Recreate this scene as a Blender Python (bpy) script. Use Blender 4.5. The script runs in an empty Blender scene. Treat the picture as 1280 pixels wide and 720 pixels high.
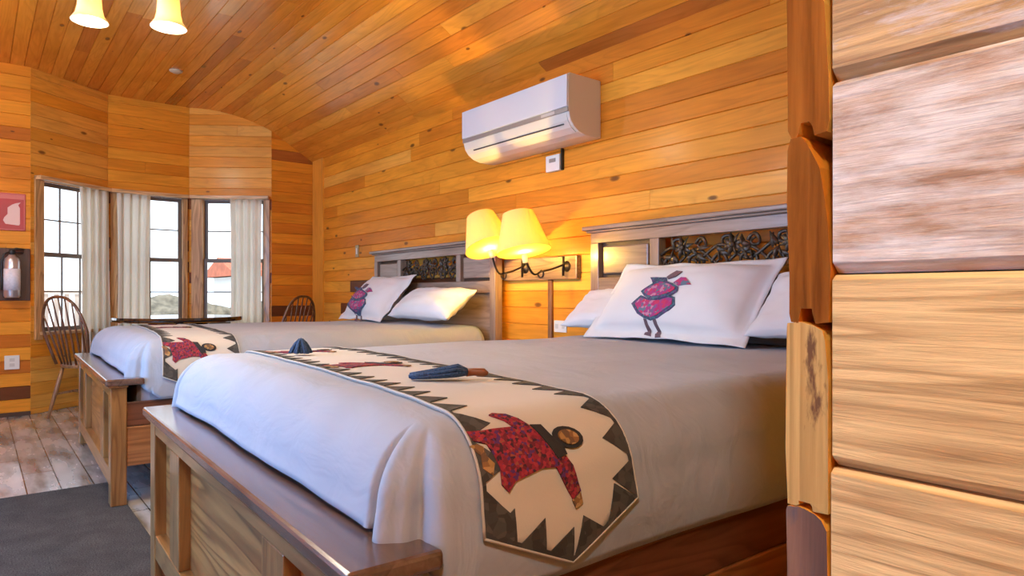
import bpy, bmesh, math, random
from mathutils import Vector, Matrix, noise
from mathutils.geometry import delaunay_2d_cdt
random.seed(7)
sc = bpy.context.scene
COL = sc.collection
R = math.radians

# ------------------------------------------------------------------ helpers
class MB:
    """Collects verts / faces / material slots / per-face tone, then links ONE mesh object."""
    def __init__(s):
        s.v = []; s.f = []; s.m = []; s.t = []
    def face(s, idx, m=0, t=0.0):
        s.f.append(tuple(idx)); s.m.append(m); s.t.append(t)
    def box(s, x0, x1, y0, y1, z0, z1, m=0, t=0.0, M=None):
        b = len(s.v)
        P = [(x0,y0,z0),(x1,y0,z0),(x1,y1,z0),(x0,y1,z0),(x0,y0,z1),(x1,y0,z1),(x1,y1,z1),(x0,y1,z1)]
        s.v += [tuple(M @ Vector(p)) for p in P] if M else P
        for q in ((0,3,2,1),(4,5,6,7),(0,1,5,4),(1,2,6,5),(2,3,7,6),(3,0,4,7)):
            s.face([b+i for i in q], m, t)
    def tube(s, pts, r, n=10, m=0, cap=True, t=0.0, flat=1.0):
        pts = [Vector(p) for p in pts]
        k = len(pts); rs = r if isinstance(r, (list, tuple)) else [r]*k
        b = len(s.v); up = None
        for i, p in enumerate(pts):
            d = (pts[min(i+1,k-1)] - pts[max(i-1,0)])
            d = d.normalized() if d.length > 1e-9 else Vector((0,0,1))
            if up is None:
                a = Vector((0,0,1)) if abs(d.z) < .9 else Vector((1,0,0))
                up = (a - d*a.dot(d)).normalized()
            else:
                up = up - d*up.dot(d)
                up = up.normalized() if up.length > 1e-6 else d.orthogonal().normalized()
            w = d.cross(up)
            for j in range(n):
                A = 2*math.pi*j/n
                s.v.append(tuple(p + up*math.cos(A)*rs[i] + w*math.sin(A)*rs[i]*flat))
        for i in range(k-1):
            for j in range(n):
                s.face([b+i*n+j, b+i*n+(j+1)%n, b+(i+1)*n+(j+1)%n, b+(i+1)*n+j], m, t)
        if cap:
            s.face([b+j for j in reversed(range(n))], m, t)
            s.face([b+(k-1)*n+j for j in range(n)], m, t)
    def lathe(s, prof, n=28, m=0, M=None, t=0.0):
        b = len(s.v)
        for r, z in prof:
            for j in range(n):
                A = 2*math.pi*j/n
                p = Vector((r*math.cos(A), r*math.sin(A), z))
                s.v.append(tuple(M @ p if M else p))
        for i in range(len(prof)-1):
            for j in range(n):
                s.face([b+i*n+j, b+i*n+(j+1)%n, b+(i+1)*n+(j+1)%n, b+(i+1)*n+j], m, t)
        if prof[0][0] > 1e-6: s.face([b+j for j in reversed(range(n))], m, t)
        if prof[-1][0] > 1e-6: s.face([b+(len(prof)-1)*n+j for j in range(n)], m, t)
    def prism(s, poly, f0, f1, m=0, t=0.0):
        """poly: 2-D points; f0 / f1 turn a 2-D point into its 3-D place on either end."""
        b = len(s.v); n = len(poly)
        s.v += [tuple(f0(*p)) for p in poly] + [tuple(f1(*p)) for p in poly]
        s.face([b+i for i in range(n)], m, t); s.face([b+n+i for i in reversed(range(n))], m, t)
        for i in range(n):
            s.face([b+(i+1)%n, b+i, b+n+i, b+n+(i+1)%n], m, t)
    def patch(s, poly, fn, step=.02, m=0):
        pts = []
        n = len(poly)
        for i in range(n):
            a, c = Vector(poly[i]), Vector(poly[(i+1)%n])
            k = max(1, int((c-a).length/step))
            pts += [a + (c-a)*j/k for j in range(k)]
        nb = len(pts)
        xs = [p.x for p in pts]; ys = [p.y for p in pts]
        def inside(x, y):
            c = False
            for i in range(nb):
                a, d = pts[i], pts[(i+1)%nb]
                if (a.y > y) != (d.y > y) and x < (d.x-a.x)*(y-a.y)/(d.y-a.y)+a.x: c = not c
            return c
        x = min(xs)+step*.5
        extra = []
        while x < max(xs):
            y = min(ys)+step*.5
            while y < max(ys):
                if inside(x, y) and min((p-Vector((x,y))).length for p in pts) > step*.45: extra.append(Vector((x,y)))
                y += step
            x += step
        vv, _, ff, *_r = delaunay_2d_cdt(pts+extra, [], [list(range(nb))], 1, 1e-7)
        b = len(s.v)
        s.v += [tuple(fn(p.x, p.y)) for p in vv]
        for f in ff: s.face([b+i for i in f], m)
    def build(s, name, mats, parent=None, smooth=False, bevel=0.0, sub=0, solid=0.0, weld=False, off=-1):
        me = bpy.data.meshes.new(name)
        me.from_pydata(s.v, [], s.f)
        if not isinstance(mats, (list, tuple)): mats = [mats]
        for q in mats: me.materials.append(q)
        me.polygons.foreach_set('material_index', s.m)
        at = me.attributes.new('tone', 'FLOAT', 'FACE'); at.data.foreach_set('value', s.t)
        if smooth: me.polygons.foreach_set('use_smooth', [True]*len(s.f))
        bm = bmesh.new(); bm.from_mesh(me)
        if weld: bmesh.ops.remove_doubles(bm, verts=bm.verts, dist=1e-4)
        bmesh.ops.recalc_face_normals(bm, faces=bm.faces)
        bm.to_mesh(me); bm.free(); me.update()
        o = bpy.data.objects.new(name, me); COL.objects.link(o)
        if parent: o.parent = parent
        if solid:
            q = o.modifiers.new('thick', 'SOLIDIFY'); q.thickness = solid; q.offset = off
        if bevel:
            q = o.modifiers.new('edge', 'BEVEL'); q.width = bevel; q.segments = 2; q.limit_method = 'ANGLE'; q.angle_limit = R(40)
        if sub:
            q = o.modifiers.new('soft', 'SUBSURF'); q.levels = sub; q.render_levels = sub
        return o

def tag(o, label=None, cat=None, group=None, kind=None):
    if label: o['label'] = label
    if cat: o['category'] = cat
    if group: o['group'] = group
    if kind: o['kind'] = kind
    return o
def thing(name, label, cat, loc=(0,0,0), rz=0.0, group=None):
    o = bpy.data.objects.new(name, None); COL.objects.link(o)
    o.location = loc; o.rotation_euler = (0,0,rz); o.empty_display_size = .1
    return tag(o, label, cat, group)
def copy_tree(o, parent=None):
    c = o.copy(); COL.objects.link(c)
    if parent: c.parent = parent
    for ch in [x for x in bpy.data.objects if x.parent == o]: copy_tree(ch, c)
    return c
def frame_matrix(O, U, N):
    U = Vector(U).normalized(); N = Vector(N).normalized(); V = N.cross(U)
    return Matrix(((U.x,V.x,N.x,O[0]),(U.y,V.y,N.y,O[1]),(U.z,V.z,N.z,O[2]),(0,0,0,1)))
def arc(c, r, a0, a1, n, f):
    return [f(c[0]+r*math.cos(a0+(a1-a0)*i/n), c[1]+r*math.sin(a0+(a1-a0)*i/n)) for i in range(n+1)]

# ------------------------------------------------------------------ materials
def newmat(name):
    m = bpy.data.materials.new(name); m.use_nodes = True
    nt = m.node_tree; b = nt.nodes['Principled BSDF']
    return m, nt, b
def ramp(nt, stops, fac, interp='LINEAR'):
    n = nt.nodes.new('ShaderNodeValToRGB'); n.color_ramp.interpolation = interp
    e = n.color_ramp.elements
    while len(e) < len(stops): e.new(.5)
    for q, (p, c) in zip(e, stops): q.position = p; q.color = (*c, 1) if len(c) == 3 else c
    nt.links.new(fac, n.inputs['Fac']); return n
def mix(nt, fac, a, b, mode='MIX'):
    n = nt.nodes.new('ShaderNodeMix'); n.data_type = 'RGBA'; n.blend_type = mode
    for k, s in ((0, fac), (6, a), (7, b)):
        if hasattr(s, 'node'): nt.links.new(s, n.inputs[k])
        else: n.inputs[k].default_value = s if k == 0 else (*s, 1)
    return n.outputs[2]
def mth(nt, op, a, b=0.0, c=0.0, clamp=False):
    n = nt.nodes.new('ShaderNodeMath'); n.operation = op; n.use_clamp = clamp
    for k, s in ((0,a),(1,b),(2,c)):
        if hasattr(s, 'node'): nt.links.new(s, n.inputs[k])
        else: n.inputs[k].default_value = s
    return n.outputs[0]
def plain(name, col, rough=.5, metal=0.0, coat=0.0, bump=0.0, bscale=40, var=0.0, sheen=0.0):
    m, nt, b = newmat(name)
    b.inputs['Base Color'].default_value = (*col, 1); b.inputs['Roughness'].default_value = rough
    b.inputs['Metallic'].default_value = metal; b.inputs['Coat Weight'].default_value = coat
    if sheen: b.inputs['Sheen Weight'].default_value = sheen
    tc = nt.nodes.new('ShaderNodeTexCoord')
    nz = nt.nodes.new('ShaderNodeTexNoise'); nz.inputs['Scale'].default_value = bscale; nz.inputs['Detail'].default_value = 4
    nt.links.new(tc.outputs['Object'], nz.inputs['Vector'])
    if var:
        r = ramp(nt, [(.3, [c*(1-var) for c in col]), (.7, [min(1, c*(1+var)) for c in col])], nz.outputs['Fac'])
        nt.links.new(r.outputs[0], b.inputs['Base Color'])
    if bump:
        bp = nt.nodes.new('ShaderNodeBump'); bp.inputs['Strength'].default_value = bump; bp.inputs['Distance'].default_value = .01
        nt.links.new(nz.outputs['Fac'], bp.inputs['Height']); nt.links.new(bp.outputs[0], b.inputs['Normal'])
    return m
def wood(name, tones, axis=0, rough=.3, coat=.4, knots=.0, grain=.35, fine=1.0, bump=.15, rings=.35, stain=None, spec=.5, nring=16.0, stretch=.55, flat=False):
    """tones: ramp stops over each board's own tone; grain runs along the local axis."""
    m, nt, b = newmat(name); L = nt.links
    tc = nt.nodes.new('ShaderNodeTexCoord')
    at = nt.nodes.new('ShaderNodeAttribute'); at.attribute_name = 'tone'
    t = at.outputs['Fac']
    off = nt.nodes.new('ShaderNodeCombineXYZ')
    L.new(mth(nt, 'MULTIPLY', t, 173.3), off.inputs[0]); L.new(mth(nt, 'MULTIPLY', t, 91.7), off.inputs[1]); L.new(mth(nt, 'MULTIPLY', t, 57.1), off.inputs[2])
    add = nt.nodes.new('ShaderNodeVectorMath'); add.operation = 'ADD'
    L.new(tc.outputs['Object'], add.inputs[0]); L.new(off.outputs[0], add.inputs[1])
    def scaled(lo, hi):
        mp = nt.nodes.new('ShaderNodeMapping')
        s = [hi*fine]*3; s[axis] = lo*fine
        mp.inputs['Scale'].default_value = s; L.new(add.outputs[0], mp.inputs['Vector']); return mp.outputs[0]
    g1 = nt.nodes.new('ShaderNodeTexNoise'); g1.inputs['Scale'].default_value = 1; g1.inputs['Detail'].default_value = 8; g1.inputs['Roughness'].default_value = .62; g1.inputs['Distortion'].default_value = .5
    L.new(scaled(2.2, 42), g1.inputs['Vector'])
    wv = nt.nodes.new('ShaderNodeTexNoise'); wv.inputs['Scale'].default_value = 1; wv.inputs['Detail'].default_value = 2; wv.inputs['Distortion'].default_value = .2
    L.new(scaled(stretch, 5.5), wv.inputs['Vector'])
    ring = mth(nt, 'FRACT', mth(nt, 'MULTIPLY', wv.outputs['Fac'], nring))
    base = ramp(nt, tones, t)
    dk = ramp(nt, [(.36, (1,1,1)), (.68, (1-grain, 1-grain*1.12, 1-grain*1.25))], g1.outputs['Fac'])
    c = mix(nt, 1.0, base.outputs[0], dk.outputs[0], 'MULTIPLY')
    rg = ramp(nt, [(0, (1,1,1)), (.45, (1,1,1)), (.88, (1-rings, 1-rings*1.2, 1-rings*1.35)), (1, (1,1,1))], ring)
    c = mix(nt, 1.0, c, rg.outputs[0], 'MULTIPLY')
    lf = nt.nodes.new('ShaderNodeTexNoise'); lf.inputs['Scale'].default_value = 1; lf.inputs['Detail'].default_value = 3
    L.new(scaled(1.3, 3.0), lf.inputs['Vector'])
    pr = ramp(nt, [(.3, (.78,.72,.68)), (.7, (1.1,1.12,1.15))], lf.outputs['Fac'])
    c = mix(nt, .8, c, pr.outputs[0], 'MULTIPLY')
    if stain:
        col, lo, hi, sc_ = stain
        sn = nt.nodes.new('ShaderNodeTexNoise'); sn.inputs['Scale'].default_value = 1; sn.inputs['Detail'].default_value = 7; sn.inputs['Roughness'].default_value = .65
        L.new(scaled(sc_, sc_*4), sn.inputs['Vector'])
        sr = ramp(nt, [(lo, (0,0,0)), (hi, (1,1,1))], sn.outputs['Fac'])
        c = mix(nt, sr.outputs[0], c, col)
    if knots:
        vo = nt.nodes.new('ShaderNodeTexVoronoi'); vo.voronoi_dimensions = '2D' if flat else '3D'; vo.inputs['Scale'].default_value = 1; vo.inputs['Randomness'].default_value = 1
        L.new(scaled(2.6/fine, 6.2/fine), vo.inputs['Vector'])
        sep = nt.nodes.new('ShaderNodeSeparateColor'); L.new(vo.outputs['Color'], sep.inputs[0])
        on = mth(nt, 'GREATER_THAN', sep.outputs[0], 1-knots)
        rad = mth(nt, 'ADD', mth(nt, 'MULTIPLY', sep.outputs[1], .09), .035)
        d = mth(nt, 'DIVIDE', vo.outputs['Distance'], rad)
        kr = ramp(nt, [(.0, (1,1,1)), (.55, (.9,.9,.9)), (1.0, (0,0,0))], d)
        k = mth(nt, 'MULTIPLY', kr.outputs[0], on)
        c = mix(nt, mth(nt, 'MULTIPLY', k, .85), c, (.075,.022,.008))
    L.new(c, b.inputs['Base Color'])
    b.inputs['Roughness'].default_value = rough; b.inputs['Coat Weight'].default_value = coat; b.inputs['Coat Roughness'].default_value = .16
    b.inputs['Specular IOR Level'].default_value = spec
    bp = nt.nodes.new('ShaderNodeBump'); bp.inputs['Strength'].default_value = bump; bp.inputs['Distance'].default_value = .004
    L.new(g1.outputs['Fac'], bp.inputs['Height']); L.new(bp.outputs[0], b.inputs['Normal'])
    return m
def emis(name, col, strength, base=(.8,.8,.8), rough=.4):
    m, nt, b = newmat(name)
    b.inputs['Base Color'].default_value = (*base,1); b.inputs['Roughness'].default_value = rough
    b.inputs['Emission Color'].default_value = (*col,1); b.inputs['Emission Strength'].default_value = strength
    return m
def cloth(name, col, rough=.85, weave=260, bump=.12, trans=0.0, var=.04):
    m, nt, b = newmat(name); L = nt.links
    b.inputs['Roughness'].default_value = rough; b.inputs['Sheen Weight'].default_value = .15
    tc = nt.nodes.new('ShaderNodeTexCoord')
    nz = nt.nodes.new('ShaderNodeTexNoise'); nz.inputs['Scale'].default_value = weave; L.new(tc.outputs['Object'], nz.inputs['Vector'])
    n2 = nt.nodes.new('ShaderNodeTexNoise'); n2.inputs['Scale'].default_value = 5; L.new(tc.outputs['Object'], n2.inputs['Vector'])
    r = ramp(nt, [(.3, [c*(1-var) for c in col]), (.7, [min(1,c*(1+var)) for c in col])], n2.outputs['Fac'])
    L.new(r.outputs[0], b.inputs['Base Color'])
    bp = nt.nodes.new('ShaderNodeBump'); bp.inputs['Strength'].default_value = bump; bp.inputs['Distance'].default_value = .002
    L.new(nz.outputs['Fac'], bp.inputs['Height']); L.new(bp.outputs[0], b.inputs['Normal'])
    if trans:
        out = nt.nodes['Material Output']
        tl = nt.nodes.new('ShaderNodeBsdfTranslucent'); tl.inputs['Color'].default_value = (*col,1)
        mx = nt.nodes.new('ShaderNodeMixShader'); mx.inputs[0].default_value = trans
        L.new(b.outputs[0], mx.inputs[1]); L.new(tl.outputs[0], mx.inputs[2]); L.new(mx.outputs[0], out.inputs['Surface'])
    return m
def print_cloth(name, cols, scale=55):
    m, nt, b = newmat(name); L = nt.links
    tc = nt.nodes.new('ShaderNodeTexCoord')
    vo = nt.nodes.new('ShaderNodeTexVoronoi'); vo.inputs['Scale'].default_value = scale; L.new(tc.outputs['Object'], vo.inputs['Vector'])
    sep = nt.nodes.new('ShaderNodeSeparateColor'); L.new(vo.outputs['Color'], sep.inputs[0])
    k = len(cols)
    r = ramp(nt, [(i/k, c) for i, c in enumerate(cols)], sep.outputs[0], 'CONSTANT')
    L.new(r.outputs[0], b.inputs['Base Color']); b.inputs['Roughness'].default_value = .85
    return m

PINE = [(0, (.90,.46,.09)), (.3, (.87,.36,.035)), (.65, (.82,.29,.022)), (.86, (.66,.20,.018)), (.92, (.42,.12,.022)), (.97, (.17,.055,.018)), (1, (.12,.04,.015))]
PINEC = [(0, (.92,.40,.05)), (.35, (.88,.335,.032)), (.7, (.82,.28,.026)), (.86, (.56,.17,.024)), (.92, (.36,.10,.022)), (.97, (.15,.045,.016)), (1, (.11,.035,.014))]
M = {}
M['wall'] = wood('varnished_pine_wall', PINE, 0, .40, .06, spec=.17, flat=True, knots=.20, grain=.16, rings=.10, bump=.08)
M['ceil'] = wood('varnished_pine_ceiling', PINEC, 0, .24, .5, flat=True, knots=.20, grain=.16, rings=.10, bump=.08)
M['case_v'] = wood('pine_casing_upright', [(0,(.70,.40,.16)),(1,(.6,.32,.12))], 1, .4, .2)
M['case_h'] = wood('pine_casing_level', [(0,(.80,.50,.24)),(1,(.5,.26,.1))], 0, .4, .2)
M['sash'] = plain('grey_brown_sash', (.16,.125,.10), .5)
M['oak_x'] = wood('stained_bed_wood_level', [(0,(.36,.17,.055)),(1,(.30,.14,.045))], 0, .3, .5, grain=.4)
M['oak_y'] = wood('stained_bed_wood_deep', [(0,(.36,.14,.045)),(1,(.30,.12,.04))], 1, .35, .3, grain=.4)
M['oak_z'] = wood('stained_bed_wood_upright', [(0,(.36,.17,.055)),(1,(.27,.14,.06))], 2, .3, .5, grain=.4)
M['head_x'] = wood('greyed_headboard_wood_level', [(0,(.33,.23,.175)),(1,(.28,.19,.14))], 0, .32, .4, grain=.35, rings=.2)
M['head_z'] = wood('greyed_headboard_wood_upright', [(0,(.33,.23,.175)),(1,(.28,.19,.14))], 2, .32, .4, grain=.35, rings=.2)
M['burl'] = wood('figured_panel_wood', [(0,(.42,.19,.055)),(1,(.36,.16,.045))], 0, .35, .4, grain=.3, rings=.5, fine=.8, stain=((.20,.07,.025), .5, .72, 2.2))
M['captop'] = wood('footboard_cap_wood', [(0,(.17,.10,.075)),(1,(.15,.085,.06))], 0, .22, .6, grain=.35)
M['rail'] = wood('dark_bed_rail_wood', [(0,(.16,.055,.025)),(1,(.14,.05,.02))], 1, .4, .3)
M['dark'] = plain('dark_recess_wood', (.07,.03,.014), .6)
M['lattice'] = plain('bronzed_carving', (.065,.042,.026), .38, .35, bump=.3, bscale=60, var=.4)
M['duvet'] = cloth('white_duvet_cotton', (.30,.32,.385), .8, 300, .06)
nt = M['duvet'].node_tree; q1 = nt.nodes.new('ShaderNodeTexCoord'); q2 = nt.nodes.new('ShaderNodeMapping'); q2.inputs['Scale'].default_value = (3.0,7.0,5.0); q2.inputs['Rotation'].default_value = (0,0,.5)
q3 = nt.nodes.new('ShaderNodeTexNoise'); q3.inputs['Scale'].default_value = 1.6; q3.inputs['Detail'].default_value = 3; q3.inputs['Distortion'].default_value = 1.2
q4 = nt.nodes.new('ShaderNodeBump'); q4.inputs['Strength'].default_value = .22; q4.inputs['Distance'].default_value = .03
nt.links.new(q1.outputs['Object'], q2.inputs['Vector']); nt.links.new(q2.outputs[0], q3.inputs['Vector']); nt.links.new(q3.outputs['Fac'], q4.inputs['Height'])
nt.links.new(q4.outputs[0], [n for n in nt.nodes if n.type == 'BUMP' and n != q4][0].inputs['Normal'])
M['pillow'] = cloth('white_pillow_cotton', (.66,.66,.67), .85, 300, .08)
M['cream'] = cloth('cream_runner_cotton', (.50,.45,.39), .9, 240, .12)
M['tooth'] = print_cloth('dark_sawtooth_cotton', [(.035,.033,.033),(.05,.045,.042),(.03,.026,.024),(.065,.055,.05)], 60)
M['pipe'] = cloth('pale_runner_edging', (.42,.38,.34), .9)
M['redprint'] = print_cloth('red_flowered_print', [(.20,.008,.022),(.26,.012,.03),(.15,.007,.022),(.30,.02,.035),(.07,.015,.10),(.22,.010,.025),(.24,.05,.03),(.11,.006,.016),(.035,.006,.016)], 170)
M['blackcloth'] = cloth('black_felt', (.012,.010,.012), .9)
M['brownprint'] = print_cloth('brown_flowered_print', [(.20,.09,.03),(.30,.16,.05),(.12,.06,.03),(.36,.2,.08)], 80)
M['magenta'] = print_cloth('magenta_bird_print', [(.42,.02,.12),(.36,.03,.16),(.16,.10,.20),(.48,.03,.10),(.10,.16,.22),(.30,.04,.2),(.45,.2,.3)], 70)
M['teal'] = print_cloth('teal_edging_print', [(.03,.07,.12),(.06,.13,.18),(.09,.05,.16),(.04,.05,.10)], 90)
M['birdleg'] = cloth('brown_grey_felt', (.12,.07,.09), .9)
M['blueyarn'] = plain('blue_yarn', (.025,.055,.12), .9, bump=.5, bscale=150, var=.5)
M['brownbead'] = plain('brown_leather', (.20,.055,.015), .5)
M['acwhite'] = plain('white_plastic', (.62,.62,.64), .35)
M['acside'] = plain('cream_plastic', (.58,.55,.50), .45)
M['acgrey'] = plain('grey_plastic_strip', (.30,.28,.26), .3, .3)
M['acslot'] = plain('dark_slot', (.04,.035,.03), .6)
M['switch'] = plain('ivory_plate', (.75,.72,.66), .4)
M['brass'] = plain('dull_brass', (.42,.33,.2), .35, .8)
M['iron'] = plain('black_iron', (.05,.035,.025), .4, .6)
M['glasscup'] = emis('lit_frosted_glass', (1,.62,.25), .25, (.9,.75,.5), .25)
nt = M['glasscup'].node_tree
tl = nt.nodes.new('ShaderNodeBsdfTranslucent'); tl.inputs['Color'].default_value = (.62,.44,.20,1)
mx = nt.nodes.new('ShaderNodeMixShader'); mx.inputs[0].default_value = .4
nt.links.new(nt.nodes['Principled BSDF'].outputs[0], mx.inputs[1]); nt.links.new(tl.outputs[0], mx.inputs[2]); nt.links.new(mx.outputs[0], nt.nodes['Material Output'].inputs['Surface'])
M['bulb'] = emis('lit_bulb', (1,.80,.45), 6)
M['table'] = plain('dark_lacquered_wood', (.035,.022,.016), .1, coat=1.0)
M['chair'] = wood('chair_wood', [(0,(.20,.085,.035)),(1,(.16,.07,.03))], 2, .35, .4, grain=.3)
M['chairleg'] = wood('chair_leg_wood', [(0,(.42,.22,.10)),(1,(.35,.18,.08))], 2, .4, .3, grain=.3)
M['steel'] = plain('extinguisher_shell', (.62,.62,.66), .28, .75)
M['lab'] = plain('extinguisher_label', (.74,.74,.80), .5, var=.12, bscale=60)
M['black'] = plain('black_plastic', (.02,.018,.018), .4)
M['boardd'] = wood('dark_mount_board', [(0,(.09,.03,.018)),(1,(.08,.03,.015))], 2, .4, .2)
M['signred'] = plain('red_sign_plastic', (.44,.025,.035), .35)
M['signpink'] = plain('sign_pale_ink', (.80,.55,.50), .4)
M['curtain'] = cloth('sheer_cream_curtain', (.86,.82,.74), .9, 200, .08, trans=.5)
M['rug'] = None
# shade of the wall lamp: lit fabric
m, nt, b = newmat('lit_lamp_shade_fabric'); M['shade'] = m
tl = nt.nodes.new('ShaderNodeBsdfTranslucent'); tl.inputs['Color'].default_value = (.72,.50,.12,1)
b.inputs['Base Color'].default_value = (.9,.72,.36,1); b.inputs['Roughness'].default_value = .9
b.inputs['Emission Color'].default_value = (1,.66,.13,1); b.inputs['Emission Strength'].default_value = .12
mx = nt.nodes.new('ShaderNodeMixShader'); mx.inputs[0].default_value = .5
nt.links.new(b.outputs[0], mx.inputs[1]); nt.links.new(tl.outputs[0], mx.inputs[2]); nt.links.new(mx.outputs[0], nt.nodes['Material Output'].inputs['Surface'])
# window glass: clear pane with a fresnel reflection
m, nt, b = newmat('clear_window_glass'); M['glass'] = m
tr = nt.nodes.new('ShaderNodeBsdfTransparent'); tr.inputs['Color'].default_value = (.95,.97,.97,1)
gl = nt.nodes.new('ShaderNodeBsdfGlossy'); gl.inputs['Roughness'].default_value = .02
fr = nt.nodes.new('ShaderNodeFresnel'); fr.inputs['IOR'].default_value = 1.45
mx = nt.nodes.new('ShaderNodeMixShader')
ge = nt.nodes.new('ShaderNodeNewGeometry')     # the far face of a pane does not mirror a second time
nt.links.new(mth(nt, 'MULTIPLY', fr.outputs[0], mth(nt, 'SUBTRACT', 1.0, ge.outputs['Backfacing'])), mx.inputs[0]); nt.links.new(tr.outputs[0], mx.inputs[1]); nt.links.new(gl.outputs[0], mx.inputs[2]); nt.links.new(mx.outputs[0], nt.nodes['Material Output'].inputs['Surface'])
# floor planks: grey-brown wood-look boards running towards the bay
m, nt, b = newmat('grey_brown_floor_planks'); M['floor'] = m; L = nt.links
tc = nt.nodes.new('ShaderNodeTexCoord')
mp = nt.nodes.new('ShaderNodeMapping'); mp.inputs['Location'].default_value = (.2,-.06,0); L.new(tc.outputs['Object'], mp.inputs['Vector'])
br = nt.nodes.new('ShaderNodeTexBrick'); br.inputs['Scale'].default_value = 1; br.offset = .37
br.inputs['Brick Width'].default_value = 1.15; br.inputs['Row Height'].default_value = .15; br.inputs['Mortar Size'].default_value = .0035; br.inputs['Mortar Smooth'].default_value = .3
br.inputs['Color1'].default_value = (.36,.35,.36,1); br.inputs['Color2'].default_value = (.50,.50,.52,1); br.inputs['Mortar'].default_value = (.04,.03,.025,1)
L.new(mp.outputs[0], br.inputs['Vector'])
m2 = nt.nodes.new('ShaderNodeMapping'); m2.inputs['Scale'].default_value = (2.2,9,1); L.new(tc.outputs['Object'], m2.inputs['Vector'])
nz = nt.nodes.new('ShaderNodeTexNoise'); nz.inputs['Scale'].default_value = 1; nz.inputs['Detail'].default_value = 7; L.new(m2.outputs[0], nz.inputs['Vector'])
rr = ramp(nt, [(.3,(.42,.36,.30)),(.5,(.9,.86,.82)),(.72,(1.25,1.2,1.15))], nz.outputs['Fac'])
L.new(mix(nt, 1.0, br.outputs['Color'], rr.outputs[0], 'MULTIPLY'), b.inputs['Base Color'])
rq = ramp(nt, [(.3,(.16,)*3),(.7,(.34,)*3)], nz.outputs['Fac']); L.new(rq.outputs[0], b.inputs['Roughness'])
b.inputs['Coat Weight'].default_value = .3
bp = nt.nodes.new('ShaderNodeBump'); bp.inputs['Strength'].default_value = .4; bp.inputs['Distance'].default_value = .004
L.new(mth(nt, 'SUBTRACT', 1.0, br.outputs['Fac']), bp.inputs['Height']); L.new(bp.outputs[0], b.inputs['Normal'])
# rug: short grey-brown pile
m, nt, b = newmat('grey_brown_carpet'); M['rug'] = m; L = nt.links
tc = nt.nodes.new('ShaderNodeTexCoord')
n1 = nt.nodes.new('ShaderNodeTexNoise'); n1.inputs['Scale'].default_value = 170; n1.inputs['Detail'].default_value = 3; L.new(tc.outputs['Object'], n1.inputs['Vector'])
n2 = nt.nodes.new('ShaderNodeTexNoise'); n2.inputs['Scale'].default_value = 9; n2.inputs['Detail'].default_value = 6; L.new(tc.outputs['Object'], n2.inputs['Vector'])
a_ = ramp(nt, [(.3,(.030,.027,.027)),(.7,(.085,.078,.078))], n1.outputs['Fac'])
q_ = ramp(nt, [(.3,(.78,)*3),(.7,(1.12,)*3)], n2.outputs['Fac'])
L.new(mix(nt, 1.0, a_.outputs[0], q_.outputs[0], 'MULTIPLY'), b.inputs['Base Color'])
b.inputs['Roughness'].default_value = 1.0; b.inputs['Specular IOR Level'].default_value = .1
bp = nt.nodes.new('ShaderNodeBump'); bp.inputs['Strength'].default_value = .8; bp.inputs['Distance'].default_value = .006
L.new(n1.outputs['Fac'], bp.inputs['Height']); L.new(bp.outputs[0], b.inputs['Normal'])

# ------------------------------------------------------------------ camera (level, 0.02 m past one metre high)
F = 831.0; TH = math.atan(670/831.0)
FWD = Vector((-math.cos(TH), math.sin(TH), 0)); RGT = Vector((math.sin(TH), math.cos(TH), 0)); EYE = Vector((0,0,1.05))
cam_d = bpy.data.cameras.new('camera'); cam = bpy.data.objects.new('camera', cam_d); COL.objects.link(cam)
cam_d.sensor_width = 36; cam_d.lens = F/1280*36; cam_d.shift_y = 8/1280; cam_d.clip_start = .02
cam.location = EYE; cam.rotation_euler = FWD.to_track_quat('-Z', 'Y').to_euler()
sc.camera = cam
def ray(x, y): return FWD + RGT*((x-640)/F) + Vector((0,0,(368-y)/F))
def at_x(x, y, X): r = ray(x,y); return EYE + r*(X/r.x)
def at_y(x, y, Y): r = ray(x,y); return EYE + r*(Y/r.y)

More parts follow.
